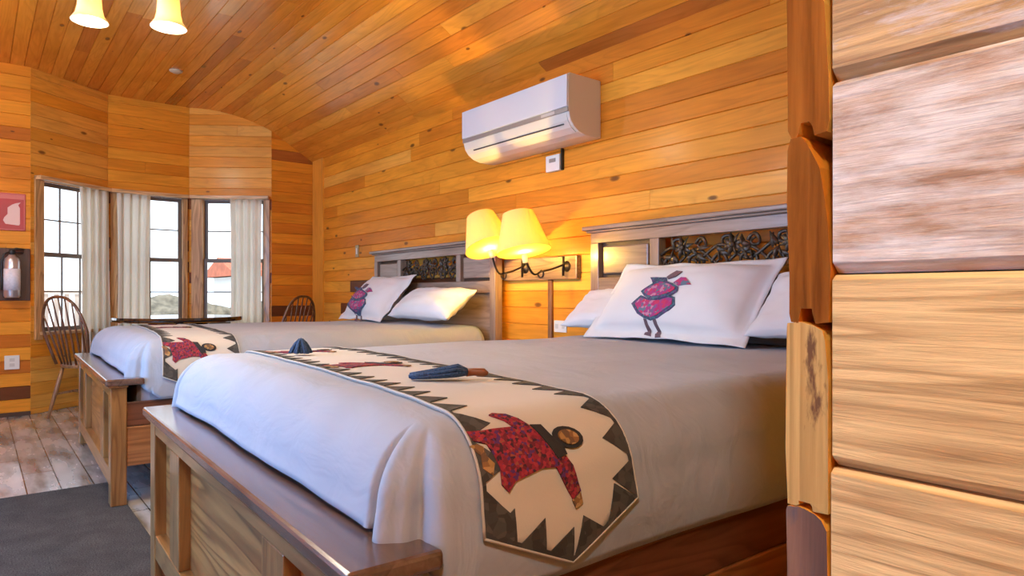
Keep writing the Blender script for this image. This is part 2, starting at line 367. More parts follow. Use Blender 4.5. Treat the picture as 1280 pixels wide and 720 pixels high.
# ------------------------------------------------------------------ room shell
YW, XG, ZC, YC, ZW = 2.92, -7.15, 3.03, 2.085, 2.513
YF, XR = -1.9, 1.9
PA, PB, PC, PD = (-7.15,.371), (-7.64,1.017), (-7.64,1.76), (-7.15,2.461)
def tone(dark=.05, lo=0.0, hi=.85):
    return random.uniform(.93,1.0) if random.random() < dark else lo+(hi-lo)*random.random()
def board_mesh(Lu, v0, v1, rh, voff, holes=(), dark=.05, lo=0, hi=.85, blen=(1.6,4.0), thick=.05, gv=.0040, seal=(), sealv=()):
    """Boards along u, stacked along v, the room side at w = 0 with small V grooves."""
    mb = MB()
    v = voff
    for q0, q1 in seal: mb.box(q0, q1, v0, v1, -thick-.03, -.0045, 0, .5)
    for q0, q1 in sealv: mb.box(0, Lu, q0, q1, -thick-.06, -.0045, 0, .5)
    while v > v0: v -= rh
    while v < v1-1e-6:
        rv0, rv1 = max(v, v0), min(v+rh, v1)
        v += rh
        if rv1-rv0 < 1e-3: continue
        us = [0.0]; u = random.uniform(.2, blen[1])
        while u < Lu-.15: us.append(u); u += random.uniform(*blen)
        us.append(Lu)
        cuts = sorted({rv0, rv1} | {h[k] for h in holes for k in (2,3) if rv0+1e-4 < h[k] < rv1-1e-4})
        for a, c in zip(us, us[1:]):
            tn = tone(dark, lo, hi)
            for w0, w1 in zip(cuts, cuts[1:]):
                segs = [(a, c)]
                for h in holes:
                    if h[2] < w1-1e-4 and h[3] > w0+1e-4:
                        ns = []
                        for p, q in segs:
                            if h[0] > p: ns.append((p, min(q, h[0])))
                            if h[1] < q: ns.append((max(p, h[1]), q))
                        segs = [s_ for s_ in ns if s_[1]-s_[0] > 1e-3]
                for p, q in segs:
                    b = len(mb.v); g = gv; d = .0065
                    gl_ = g if w0 == rv0 else 0; gh_ = g if w1 == rv1 else 0
                    mb.v += [(p,w0,-thick),(q,w0,-thick),(q,w1,-thick),(p,w1,-thick),
                             (p,w0,-d),(q,w0,-d),(q,w1,-d),(p,w1,-d),
                             (p+.001,w0+gl_,0),(q-.001,w0+gl_,0),(q-.001,w1-gh_,0),(p+.001,w1-gh_,0)]
                    for f_ in ((0,3,2,1),(0,1,5,4),(1,2,6,5),(2,3,7,6),(3,0,4,7),(4,5,9,8),(5,6,10,9),(6,7,11,10),(7,4,8,11),(8,9,10,11)):
                        mb.face([b+i for i in f_], 0, tn)
    return mb
def shell(name, O, U, N, mb, mat):
    o = mb.build(name, mat); o.matrix_world = frame_matrix(O, U, N); return tag(o, kind='structure')

RH = .112
shell('wall_back', (XG-.05,YW,0), (1,0,0), (0,-1,0), board_mesh(XR-XG+.1, 0, ZW+.06, RH, 1.857-RH*16, dark=.05), M['wall'])
shell('wall_left', (XG,YF,0), (0,1,0), (1,0,0), board_mesh(PA[1]-YF, 0, ZC+.06, RH, .03, dark=.04, lo=.3, hi=.9), M['wall'])
shell('wall_left_return', (XG,PD[1],0), (0,1,0), (1,0,0), board_mesh(YW-PD[1], 0, ZC, RH, .03, dark=.05, lo=.55, hi=.92), M['wall'])  # shade on this stretch is put into its darker board tones
def facet(name, A, B, hole, sides, **k):
    L_ = math.hypot(B[0]-A[0], B[1]-A[1]); seal = [q for q, on in (((-.06,0), sides[0]), ((L_,L_+.06), sides[1])) if on]
    U = Vector((B[0]-A[0], B[1]-A[1], 0)); N = Vector((U.y, -U.x, 0))
    return shell(name, (A[0],A[1],0), U, N, board_mesh(U.length, 0, ZC+.06, RH, .05, [hole], seal=seal, **k), M['wall']), frame_matrix((A[0],A[1],0), U, N)
H1 = (.10,.76,.72,2.06); H2 = (.07,.69,.72,2.06); H3 = (.13,.79,.72,2.06)
_, MF1 = facet('wall_bay_left', PA, PB, H1, (0,1), dark=.05, lo=0, hi=.5)
_, MF2 = facet('wall_bay_middle', PB, PC, H2, (1,1), dark=.08, lo=.2, hi=.8)
_, MF3 = facet('wall_bay_right', PC, PD, H3, (1,0), dark=.05, lo=0, hi=.45)
# plank ceiling: flat over the room, bending down in a wide curve to the back wall
tha = math.atan2(ZC-ZW, YW-YC); TL = .36; RC = TL/math.tan(tha/2)
cp = []
y = YC-TL
cp.append((y, ZC))
for k in range(1, 8):
    a = tha*k/7; cp.append((YC-TL+RC*math.sin(a), ZC-RC*(1-math.cos(a))))
e = Vector(cp[-1]); w = Vector((YW+.02, ZW-.02*math.tan(tha)))
for k in range(1, 7): cp.append(tuple(e.lerp(w, k/6)))
pre = []
while y > YF-.1: y -= .1; pre.append((y, ZC))
cp = pre[::-1]+cp
mb = MB(); cx0, cx1 = XG-.7, XR+.05
for i in range(len(cp)-1):
    p, q = Vector(cp[i]), Vector(cp[i+1]); d = (q-p).normalized(); nn = Vector((d.y, -d.x))     # into the room: down
    if nn.y > 0: nn = -nn
    us = [cx0]; u = cx0+random.uniform(.3, 3.4)
    while u < cx1-.2: us.append(u); u += random.uniform(1.6, 3.8)
    us.append(cx1)
    g = .0036
    for a, c in zip(us, us[1:]):
        tn = tone(.055, .0, .9); b = len(mb.v)
        def P3(x, pt, w): r_ = pt - nn*w; return (x, r_.x, r_.y)
        mb.v += [P3(a,p,.06),P3(c,p,.06),P3(c,q,.06),P3(a,q,.06),P3(a,p,.006),P3(c,p,.006),P3(c,q,.006),P3(a,q,.006),
                 P3(a+.001,p+d*g,0),P3(c-.001,p+d*g,0),P3(c-.001,q-d*g,0),P3(a+.001,q-d*g,0)]
        for f_ in ((0,3,2,1),(0,1,5,4),(1,2,6,5),(2,3,7,6),(3,0,4,7),(4,5,9,8),(5,6,10,9),(6,7,11,10),(7,4,8,11),(8,9,10,11)): mb.face([b+i_ for i_ in f_], 0, tn)
tag(mb.build('ceiling', M['ceil']), kind='structure')
# front wall behind the camera, with a wide glazed opening that lets daylight in
HF = (3.5, 6.3, .12, 2.2)       # u runs from x = XR towards -x
shell('wall_front', (XR,YF,0), (-1,0,0), (0,1,0), board_mesh(XR-XG, 0, ZC, RH, 0, [HF], lo=.2, hi=.8), M['wall'])
shell('wall_right', (XR,YW,0), (0,-1,0), (-1,0,0), board_mesh(YW-YF, 0, ZC, RH, 0, lo=.2, hi=.8), M['wall'])
mb = MB(); mb.box(XG-.7, XR, YF-.1, YW+.1, -.12, 0); tag(mb.build('floor', M['floor']), kind='structure')
# upright corner board where the back wall meets the bay gable
mb = MB(); mb.box(XG+.02, XG+.30, YW-.014, YW-.001, 0, ZW+.02, t=.25)
tag(mb.build('trim_1', wood('corner_board', PINE, 2, .34, .35, knots=.15, grain=.16, rings=.1)), kind='structure')
mb = MB(); mb.box(XG+.001, XG+.016, YF, PA[1], 0, .035, t=.9); tag(mb.build('baseboard_left', M['dark']), kind='structure')

# partition of thick log boards beside the bed: its sawn ends face the camera
YE, BP = .75, .2165
profA = [(.0,.06),(.03,.02),(.10,.0),(.30,-.005),(.42,.02),(.58,.08),(.74,.18),(.88,.32),(.96,.48),(1,.72),(1,.94),(.98,1.0),(.66,1.01),(.62,.955),(.57,.93),(.33,.93),(.30,.985),(.24,1.01),(.10,1.005),(.05,.96),(.02,.75),(0,.35)]
profB = [(.0,.03),(.05,.005),(.20,.0),(.30,-.005),(.44,.0),(.66,.015),(.86,.04),(.94,.09),(.97,.3),(1,.72),(1,.95),(.97,1.005),(.66,1.01),(.62,.985),(.57,.97),(.33,.97),(.30,.99),(.24,1.0),(.06,1.0),(.01,.96),(0,.7),(.01,.35)]
mats = [wood('end_grain_brown', [(0,(.38,.12,.016)),(1,(.32,.10,.013))], 2, .85, 0, spec=.08, grain=.55, fine=.9, bump=.5, rings=.2),
        wood('end_grain_tan', [(0,(.68,.40,.13)),(1,(.62,.36,.11))], 2, .85, 0, spec=.1, grain=.4, fine=1.0, bump=.5, rings=.25, stain=((.16,.07,.03), .60, .66, 5)),
        wood('end_grain_stained', [(0,(.26,.11,.05)),(1,(.2,.09,.04))], 2, .7, 0, grain=.5, fine=1.0, bump=.5, stain=((.07,.055,.06), .45, .62, 6)),
        M['wall']]
mb = MB(); ztop = 1.2335
XP0, XP1 = -.410, -.360
for k in range(-8, 6):
    zt = ztop - k*BP
    mi = 0 if k < 1 else (1 if k == 1 else 2)
    poly = []
    xo = random.uniform(-.0015,.0015); ww = random.uniform(.97,1.03)
    for i, (u, w) in enumerate(profB if k >= 1 else profA):
        wob = .0012*math.sin(i*2.3+k*1.7)
        poly.append((XP0+xo+(XP1-XP0)*u*ww+wob, zt - BP*w*.993))
    b = len(mb.v)
    mb.prism(poly, lambda x, z: (x, YE+random.uniform(-.0005,.0005), z), lambda x, z: (x, YW, z), mi, random.random())
    n_side = len(poly)
    for q in range(len(mb.f)-n_side, len(mb.f)): mb.m[q] = 3
o = mb.build('wall_partition', mats); tag(o, kind='structure')
# the plank face that carries on to the right of the partition end
RAW = [(0,(.66,.44,.21)),(.5,(.60,.37,.16)),(.52,(.66,.47,.30)),(1,(.62,.42,.27))]
mraw = wood('rough_pine_plank', [(0,(.90,.58,.24)),(1,(.84,.52,.19))], 0, .6, .0, spec=.2, grain=.26, fine=3.2, bump=.6, rings=.34, knots=.10, nring=7, stretch=.30)
mwash = wood('whitewashed_pine_plank', [(0,(.66,.40,.22)),(1,(.60,.36,.2))], 0, .6, .05, grain=.42, fine=3.2, bump=.7, rings=.26, knots=.3, nring=7, stretch=.3, stain=((.76,.65,.54), .38, .62, 2.2))
mwash2 = wood('half_washed_pine_plank', [(0,(.66,.40,.16)),(1,(.60,.36,.14))], 0, .6, .05, grain=.42, fine=3.2, bump=.6, rings=.32, knots=.2, nring=7, stretch=.3, stain=((.64,.54,.48), .50, .66, 2.5))
mb = MB()
seams = [1.29+.2175*k for k in range(8, -7, -1)]
for i, z1 in enumerate(seams[:-1]):
    z0 = seams[i+1]; k = i-8
    mi = {-1: 2, 0: 1}.get(k, 0)
    xl = -.3555 + (-.002 if k == 2 else random.uniform(-.001,.0015))
    x0, x1 = xl, XR-.001
    g = .010; d = .014; tn = random.random()
    b = len(mb.v)
    n = 40
    for j in range(n+1):
        u = x0+(x1-x0)*(j/n)**2
        w1 = .0012*noise.noise((u*9,k*3.1,0)); w2 = .0012*noise.noise((u*9,k*3.1,7))
        for yy, zz in ((YE+.12,z0),(YE+d,z0+.0012),(YE,z0+.0035+g+w1),(YE,z1-.0015-g*.5+w2),(YE+d*.6,z1-.0005),(YE+.12,z1)):
            mb.v.append((u, yy, zz))
    for j in range(n):
        for q in range(6):
            mb.face([b+j*6+q, b+j*6+(q+1)%6, b+(j+1)*6+(q+1)%6, b+(j+1)*6+q], mi, tn)
    mb.face([b+q for q in range(6)], mi, tn); mb.face([b+n*6+q for q in range(6)], mi, tn)
o = mb.build('wall_closet', [mraw, mwash, mwash2]); tag(o, kind='structure')

# ------------------------------------------------------------------ windows of the bay
def window(name, MF, H, cols, casing):
    u0, u1, v0, v1 = H
    root = bpy.data.objects.new(name, None); COL.objects.link(root); root.matrix_world = MF; tag(root, kind='structure')
    mb = MB(); c0, c1 = casing
    mb.box(u0-c0, u0, v0-.07, v1+.03, .001, .022); mb.box(u1, u1+c1, v0-.07, v1+.03, .001, .022)
    # jamb lining
    mb.box(u0, u0+.012, v0, v1, -.055, .022); mb.box(u1-.012, u1, v0, v1, -.055, .022); 
    mb.build('casing', M['case_v'], root, bevel=.003)
    mb = MB(); mb.box(u0-c0, u1+c1, v1+.0, v1+.035, .001, .075); mb.build('head_board', M['case_h'], root, bevel=.004)
    mb = MB(); mb.box(u0-.03, u1+.03, v0-.03, v0, -.05, .05); mb.build('window_sill', M['case_h'], root, bevel=.004)
    vm = 1.41
    for nm, a, c, dw in (('upper_sash', vm-.02, v1, -.05), ('lower_sash', v0, vm+.02, -.025)):
        mb = MB(); w = .032
        mb.box(u0+.012, u0+.012+w, a, c, dw-.02, dw); mb.box(u1-.012-w, u1-.012, a, c, dw-.02, dw)
        mb.box(u0+.012+w, u1-.012-w, a, a+.036, dw-.02, dw); mb.box(u0+.012+w, u1-.012-w, c-.036, c, dw-.02, dw)
        s_ = mb.build(nm, M['sash'], root, bevel=.002)
        mb = MB()
        iu0, iu1 = u0+.012+w, u1-.012-w
        for k in range(1, cols):
            u = iu0+(iu1-iu0)*k/cols; mb.box(u-.006, u+.006, a+.036, c-.036, dw-.016, dw-.004)
        v = (a+c)/2; mb.box(iu0, iu1, v-.006, v+.006, dw-.0165, dw-.0035)
        mb.build('muntins', M['sash'], s_)
        mb = MB(); mb.box(iu0, iu1, a+.036, c-.036, dw-.012, dw-.008); mb.build('pane', M['glass'], s_)
    return root
window('window_1', MF1, H1, 3, (.07,.035)); window('window_2', MF2, H2, 2, (.05,.035)); window('window_3', MF3, H3, 2, (.10,.05))
# front window behind the camera
MFF = frame_matrix((XR,YF,0), (-1,0,0), (0,1,0))
root = bpy.data.objects.new('window_4', None); COL.objects.link(root); root.matrix_world = MFF; tag(root, kind='structure')
mb = MB(); u0,u1,v0,v1 = HF
for a,c,e,g in ((u0,u0+.06,v0,v1),(u1-.06,u1,v0,v1),(u0,u1,v0,v0+.06),(u0,u1,v1-.06,v1),((u0+u1)/2-.04,(u0+u1)/2+.04,v0,v1)): mb.box(a,c,e,g,-.05,.01)
mb.build('window_frame', M['case_v'], root)
mb = MB(); mb.box(u0+.06,u1-.06,v0+.06,v1-.06,-.03,-.026); mb.build('pane', M['glass'], root)

# ------------------------------------------------------------------ curtains (gathered to one side of each window)
def curtain(MF, u0, u1, z0, z1, seed, label, lean=0):
    rnd = random.Random(seed); mb = MB(); nu, nv = 90, 26
    ph = [rnd.uniform(0,6.28) for _ in range(4)]
    for j in range(nv+1):
        t = j/nv; z = z1+(z0-z1)*t
        for i in range(nu+1):
            s = i/nu
            pinch = 1-.10*math.sin(t*math.pi)*.6
            u = (u0+u1)/2+((u0+u1)/2-u0)*(2*s-1)*pinch + lean*t
            w = .060+.018*math.sin(s*24+ph[0]+.5*math.sin(t*3+ph[1]))+.007*math.sin(s*53+ph[2]+t*1.2)*(.4+.6*t)
            mb.v.append((u, z, w))
    for j in range(nv):
        for i in range(nu):
            a = j*(nu+1)+i; mb.face([a,a+1,a+nu+2,a+nu+1])
    o = mb.build('window_curtain', M['curtain'], smooth=True, solid=.0015, off=0); o.matrix_world = MF
    return tag(o, label, 'curtain', 'curtains of the bay window')
curtain(MF1, .43, .77, .50, 2.055, 1, 'cream curtain drawn to the right on the window behind the left spindle chair', .01)
curtain(MF2, .07, .37, .50, 2.055, 2, 'cream curtain drawn to the left on the middle window behind the table')
curtain(MF3, .45, .77, .50, 2.055, 3, 'cream curtain drawn to the right on the window next to the back corner')

# ------------------------------------------------------------------ outside
mb = MB(); mb.box(-90,-7.9,-50,60,-.6,-.5); tag(mb.build('ground_outside', plain('pale_ground', (.62,.60,.57), .9, var=.15, bscale=2)), kind='structure')
mb = MB(); 
rl = thing('balcony_railing', 'white slatted railing outside the left bay window', 'railing', (-9.3,0,-.5))
mb.box(-.03,.03,-4,1.3,1.55,1.60); mb.box(-.02,.02,-4,1.3,.35,.40); mb.box(-.02,.02,-4,1.3,1.0,1.04); mb.build('handrail', plain('railing_white', (.7,.69,.67), .5), rl)
mb = MB()
for k in range(53): mb.box(-.012,.012,-4+k*.1,-3.95+k*.1,.4,1.55)
mb.build('slats', bpy.data.materials['railing_white'], rl)
hs = thing('house', 'white house with a red roof far outside the right bay window', 'house', (-40,15.3,-1.6))
mb = MB(); mb.box(-3,3,-4,4,0,3.7); mb.build('wall', plain('house_white', (.7,.7,.7), .8), hs)
mb = MB(); mb.prism([(-4.6,3.65),(4.6,3.65),(0,4.75)], lambda y,z: (-3.5,y,z), lambda y,z: (3.5,y,z)); mb.prism([(-3.5,3.65),(3.5,3.65),(0,4.75)], lambda x,z: (x,-4.6,z), lambda x,z: (x,4.6,z))
mb.build('roof', plain('red_tiles', (.45,.12,.06), .8, var=.2, bscale=3), hs)
mb = MB(); mb.box(3.0,3.05,-2.6,-1.4,.9,2.1); mb.build('window', M['sash'], hs)
mb = MB(); mb.box(3.0,3.05,.4,1.4,0,2.1); mb.build('door', M['sash'], hs)
def bush(name, loc, r, label, sx=1.0):
    mb = MB(); rnd = random.Random(hash(loc) % 999)
    bm = bmesh.new(); bmesh.ops.create_icosphere(bm, subdivisions=4, radius=1)
    for v in bm.verts:
        n = v.co.normalized(); k = 1+.28*noise.noise(n*2.3+Vector(loc))+.16*noise.noise(n*6+Vector(loc))
        v.co = Vector((n.x*r*k, n.y*r*k*sx, max(-.2*r, n.z*r*k*.75)))
    mb.v = [tuple(v.co) for v in bm.verts]
    for f in bm.faces: mb.face([v.index for v in f.verts])
    bm.free()
    o = mb.build(name, plain('grey_foliage_'+str(len(bpy.data.materials)), (.14,.12,.09), .95, bump=1, bscale=5, var=.5, ), smooth=True)
    o.location = loc; return tag(o, label, 'bush')
bush('garden_bush', (-22,4.5,-.1), 1.35, 'grey brown bush outside the middle bay window', 1.6)
bush('garden_bush', (-27,8.8,-.2), 1.2, 'grey brown bush outside the right bay window in front of the white house', 1.2)
tb = thing('garden_table', 'grey garden table on the pale ground outside the middle window', 'table', (-12.5,2.7,-.5))
mb = MB(); mb.box(-.5,.5,-.9,.9,.92,1.0); mb.build('table_top', plain('weathered_wood', (.25,.22,.19), .8), tb)
for sx in (-.4,.4):
    for sy in (-.75,.75):
        mb = MB(); mb.box(sx-.05,sx+.05,sy-.05,sy+.05,0,.92); mb.build('leg', bpy.data.materials['weathered_wood'], tb)

# ------------------------------------------------------------------ beds
BC, BH = -1.83, .95           # near bed: centre line and half width
DX = -2.76                    # far bed
BR = Matrix.Translation((-1.84,.475,0)) @ Matrix.Rotation(R(-1.6),4,'Z') @ Matrix.Translation((0,-.475,0))
FR = Matrix.Translation((-4.65,.535,0)) @ Matrix.Rotation(R(-1.6),4,'Z') @ Matrix.Translation((0,-.475,0))
def make_bed():
    r = thing('bed', 'wooden bed frame nearest the camera, with panelled footboard and carved headboard', 'bed', group='two matching beds'); r.matrix_world = BR
    Z0 = .012
    # --- footboard
    f = MB(); f.box(-.82,.82,.478,.542,.545,.592); f = f.build('footboard', M['oak_x'], r, bevel=.003)
    for q in (-1,1):
        mb = MB(); mb.box(min(q*.905,q*.82),max(q*.905,q*.82),.475,.545,Z0,.5925); mb.build('post', M['oak_z'], f, bevel=.004)
    mb = MB(); mb.box(-.82,.82,.478,.542,.10,.185); mb.build('rail', M['oak_x'], f, bevel=.003)
    for a, c in ((-.56,-.42),(.42,.56)):
        mb = MB(); mb.box(a,c,.4785,.5415,.185,.545); mb.build('stile', M['oak_z'], f, bevel=.003)
    for a, c in ((-.82,-.56),(-.42,.42),(.56,.82)):
        mb = MB(); mb.box(a,c,.513,.535,.185,.545); mb.build('panel', M['burl'], f)
    mb = MB(); mb.box(-.925,.925,.452,.62,.602,.635); mb.build('cap', M['captop'], f, bevel=.008)
    mb = MB(); mb.box(-.915,.915,.462,.55,.592,.603); mb.build('moulding', M['oak_x'], f, bevel=.003)
    # --- side rails and slat base
    for s in (-1,1):
        mb = MB(); x = s*.88
        mb.box(x-.0125,x+.0125,.545,2.75,.395,.515); mb.build('side_rail', M['rail'], r, bevel=.004)
        mb = MB(); mb.box(x-.02,x+.02,.5455,2.75,.20,.394); mb.build('rail_moulding', M['oak_y'], r, bevel=.004)
    mb = MB(); mb.box(-.867,.867,.546,2.75,.30,.34); mb.build('slat_base', M['oak_y'], r)
    mb = MB(); mb.box(-.1,.1,1.55,1.65,Z0-.012,.30); mb.build('leg', M['oak_z'], r)
    # --- headboard
    y0, y1 = 2.755, 2.815
    h = MB(); h.box(-.945,.945,y0,y1,1.345,1.405); hb = h.build('headboard', M['head_x'], r, bevel=.003)
    for q in (-1,1):
        mb = MB(); mb.box(min(q*.945,q*.88),max(q*.945,q*.88),y0-.002,y1,0,1.345); mb.build('post', M['head_z'], hb, bevel=.004)
    mb = MB(); mb.box(-.88,.88,y0,y1,1.06,1.145); mb.build('rail', M['head_x'], hb, bevel=.003)
    mb = MB(); mb.box(-.88,.88,y0+.02,y1-.005,.30,1.06); mb.build('lower_panel', M['head_x'], hb)
    for a, c in ((-.50,-.44),(.44,.50)):
        mb = MB(); mb.box(a,c,y0+.0005,y1-.0005,1.145,1.345); mb.build('stile', M['head_z'], hb, bevel=.003)
    for a, c in ((-.88,-.50),(.50,.88)):
        mb = MB(); mb.box(a,c,y0+.035,y1-.005,1.145,1.345); mb.build('recess', M['dark'], hb)
        mb = MB(); mb.box(a+.022,c-.022,y0+.012,y0+.036,1.167,1.323); mb.build('panel', M['head_x'], hb, bevel=.008)
    mb = MB(); mb.box(-.985,.985,y0-.035,y1+.01,1.418,1.442); mb.box(-.965,.965,y0-.02,y1+.005,1.405,1.418); mb.build('cap', M['head_x'], hb, bevel=.006)
    # --- carved openwork of vines and scrolls
    mb = MB(); yc = y0+.018; rnd = random.Random(5)
    def scroll(cx, cz, s, mir, turns=1.35):
        pts = []
        for i in range(27):
            t = i/26; a = t*turns*2*math.pi; q = .050*(1-.72*t)*s
            pts.append((cx+mir*(q*math.cos(a)), yc+.006*math.sin(a*2), cz+q*math.sin(a)))
        mb.tube(pts, [.0095*(1-.45*i/26) for i in range(27)], 6)
    def leaf(cx, cz, ang, l, w):
        pts = [(cx+math.cos(ang)*l*t, yc-.010*math.sin(t*3.14), cz+math.sin(ang)*l*t) for t in [i/6 for i in range(7)]]
        mb.tube(pts, [max(.0015, w*math.sin(math.pi*(i/6)**.75)) for i in range(7)], 8, flat=.45)
    for k in range(6):
        cx = -.365+.146*k; mir = 1 if k % 2 else -1
        scroll(cx, 1.205, 1.0, mir); scroll(cx+.035, 1.30, .7, -mir)
        for q in range(7): leaf(cx+rnd.uniform(-.02,.02), 1.25+rnd.uniform(-.02,.03), rnd.uniform(0,6.28), rnd.uniform(.045,.085), rnd.uniform(.008,.014))
    for k in range(3):
        cx = -.29+.29*k
        for q in range(8): leaf(cx, 1.285, q*math.pi/4+.3, .062, .013)
        mb.lathe([(0,-.004),(.012,0),(.016,.008),(.01,.014),(0,.016)], 10, M=Matrix.Translation((cx,yc-.012,1.285)) @ Matrix.Rotation(R(90),4,'X'))
    pts = [(-.44+.88*i/40, yc+.004, 1.255+.035*math.sin(i/40*6*math.pi)) for i in range(41)]
    mb.tube(pts, .009, 6); pts = [(-.44+.88*i/40, yc+.006, 1.235-.04*math.sin(i/40*6*math.pi)) for i in range(41)]; mb.tube(pts, .008, 6)
    mb.build('carved_grille', M['lattice'], hb, smooth=True)
    return r
bed = make_bed()

# mattress: lies on the bed's slats
def make_mattress():
    r = MB()
    r.box(-.862,.862,.60,2.745,.345,.765)
    o = r.build('mattress', cloth('grey_blue_ticking', (.42,.44,.50), .9), bevel=.05); o.matrix_world = BR
    return tag(o, 'pale grey mattress on the bed nearest the camera', 'mattress', 'two mattresses')
mat = make_mattress()

# duvet: a draped surface; S(a, b) also places everything sewn or laid on it
X0, X1, YFR, YB, ZT, RD = -.945, .905, .555, 2.70, .822, .14
ARC = RD*math.pi/2
LS, LF = ARC+.165, ARC+.040
def wrinkle(p, n, l):
    w = .007*noise.noise(Vector((p.x*2.0, p.y*2.6, p.z*2.0+3)))
    w += .0035*noise.noise(Vector((p.x*7+p.z*5, p.y*6, p.z*3)))
    return w
def S(a, b, off=0.0, lmax=None):
    """a runs across (0 = bed centre), b along the bed; past the rounded edge the surface hangs down."""
    ca = min(max(a, X0+RD), X1-RD); cb = max(b, YFR+RD)
    o = Vector((a-ca, b-cb, 0)); l = o.length
    top = Vector((ca, cb, ZT))
    crown = .008*max(0, 1-((ca)/(1.0))**2)
    if l < 1e-6:
        p = Vector((a, b, ZT+crown)); n = Vector((0,0,1))
    else:
        d = o/l
        if l < ARC:
            t = l/RD
            p = top + d*RD*math.sin(t) + Vector((0,0,-RD*(1-math.cos(t))+crown)); n = d*math.sin(t)+Vector((0,0,math.cos(t)))
        else:
            e = l-ARC
            p = top + d*(RD + .012*math.sin(min(1, e/.18)*math.pi) ) + Vector((0,0,-RD-e+crown)); n = d
        # tucked corner: a sharp fold just before the corner, a softer one at its middle
        ang = math.atan2(d.x, -d.y)          # 0 = foot side, +90 deg = right side
        fade = min(1, max(0, (l-.06)/.16))
        sgn = 1 if d.x >= 0 else -1
        s_c = (a*sgn) - (X1-RD if sgn > 0 else -(X0+RD))
        if abs(ang) < R(88):
            for a0, wd, dp in ((12,3.5,.038),(24,8,-.016),(48,6,.022),(66,9,-.010)):
                p -= n*dp*fade*math.exp(-((math.degrees(abs(ang))-a0)/wd)**2)
        k = min(1, max(0, (l-ARC*.6)/.2))
        if abs(ang) > R(75): p += n*k*(.004*math.sin(b*9.5+1.2*math.sin(b*3))+.0045*math.sin(b*26-l*24+2*math.sin(b*4))*max(0,noise.noise(Vector((b*2.3,l*3,5)))+.15)*1.6)
        else: p += n*k*.006*math.sin(a*8+1)
    p = p + n*wrinkle(p, n, l)
    return p + n*off
def make_duvet():
    mb = MB()
    # perimeter: left side from the head, corner fan, foot, corner fan, right side; l steps outwards
    per = []
    nL, nC, nF = 70, 60, 70
    for i in range(nL): b = YB+(YFR+RD-YB)*i/nL; per.append((X0+RD, b, -1, 0, LS))
    for i in range(nC): t = i/nC*math.pi/2; per.append((X0+RD, YFR+RD, -math.cos(t), -math.sin(t), LS+(LF-LS)*(t/(math.pi/2))**.6))
    for i in range(nF): per.append((X0+RD+(X1-X0-2*RD)*i/nF, YFR+RD, 0, -1, LF))
    for i in range(nC): t = i/nC*math.pi/2; per.append((X1-RD, YFR+RD, math.sin(t), -math.cos(t), LF+(LS-LF)*(t/(math.pi/2))**1.6))
    for i in range(nL+1): b = YFR+RD+(YB-YFR-RD)*i/nL; per.append((X1-RD, b, 1, 0, LS))
    nl = 22
    for q in per:
        for j in range(nl+1):
            l = q[4]*j/nl
            p = S(q[0]+q[2]*l + 0.0, q[1]+q[3]*l) if j else S(q[0], q[1])
            mb.v.append(tuple(p))
    for i in range(len(per)-1):
        for j in range(nl):
            a = i*(nl+1)+j; mb.face([a, a+nl+1, a+nl+2, a+1])
    # top
    b0 = len(mb.v); na, nb = nF, nL
    for j in range(nb+1):
        for i in range(na+1):
            mb.v.append(tuple(S(X0+RD+(X1-X0-2*RD)*i/na, YFR+RD+(YB-YFR-RD)*j/nb)))
    for j in range(nb):
        for i in range(na):
            a = b0+j*(na+1)+i; mb.face([a, a+1, a+na+2, a+na+1])
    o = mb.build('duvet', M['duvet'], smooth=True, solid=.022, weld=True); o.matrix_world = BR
    return tag(o, 'white duvet spread over the bed nearest the camera', 'duvet', 'two white duvets')
duvet = make_duvet()

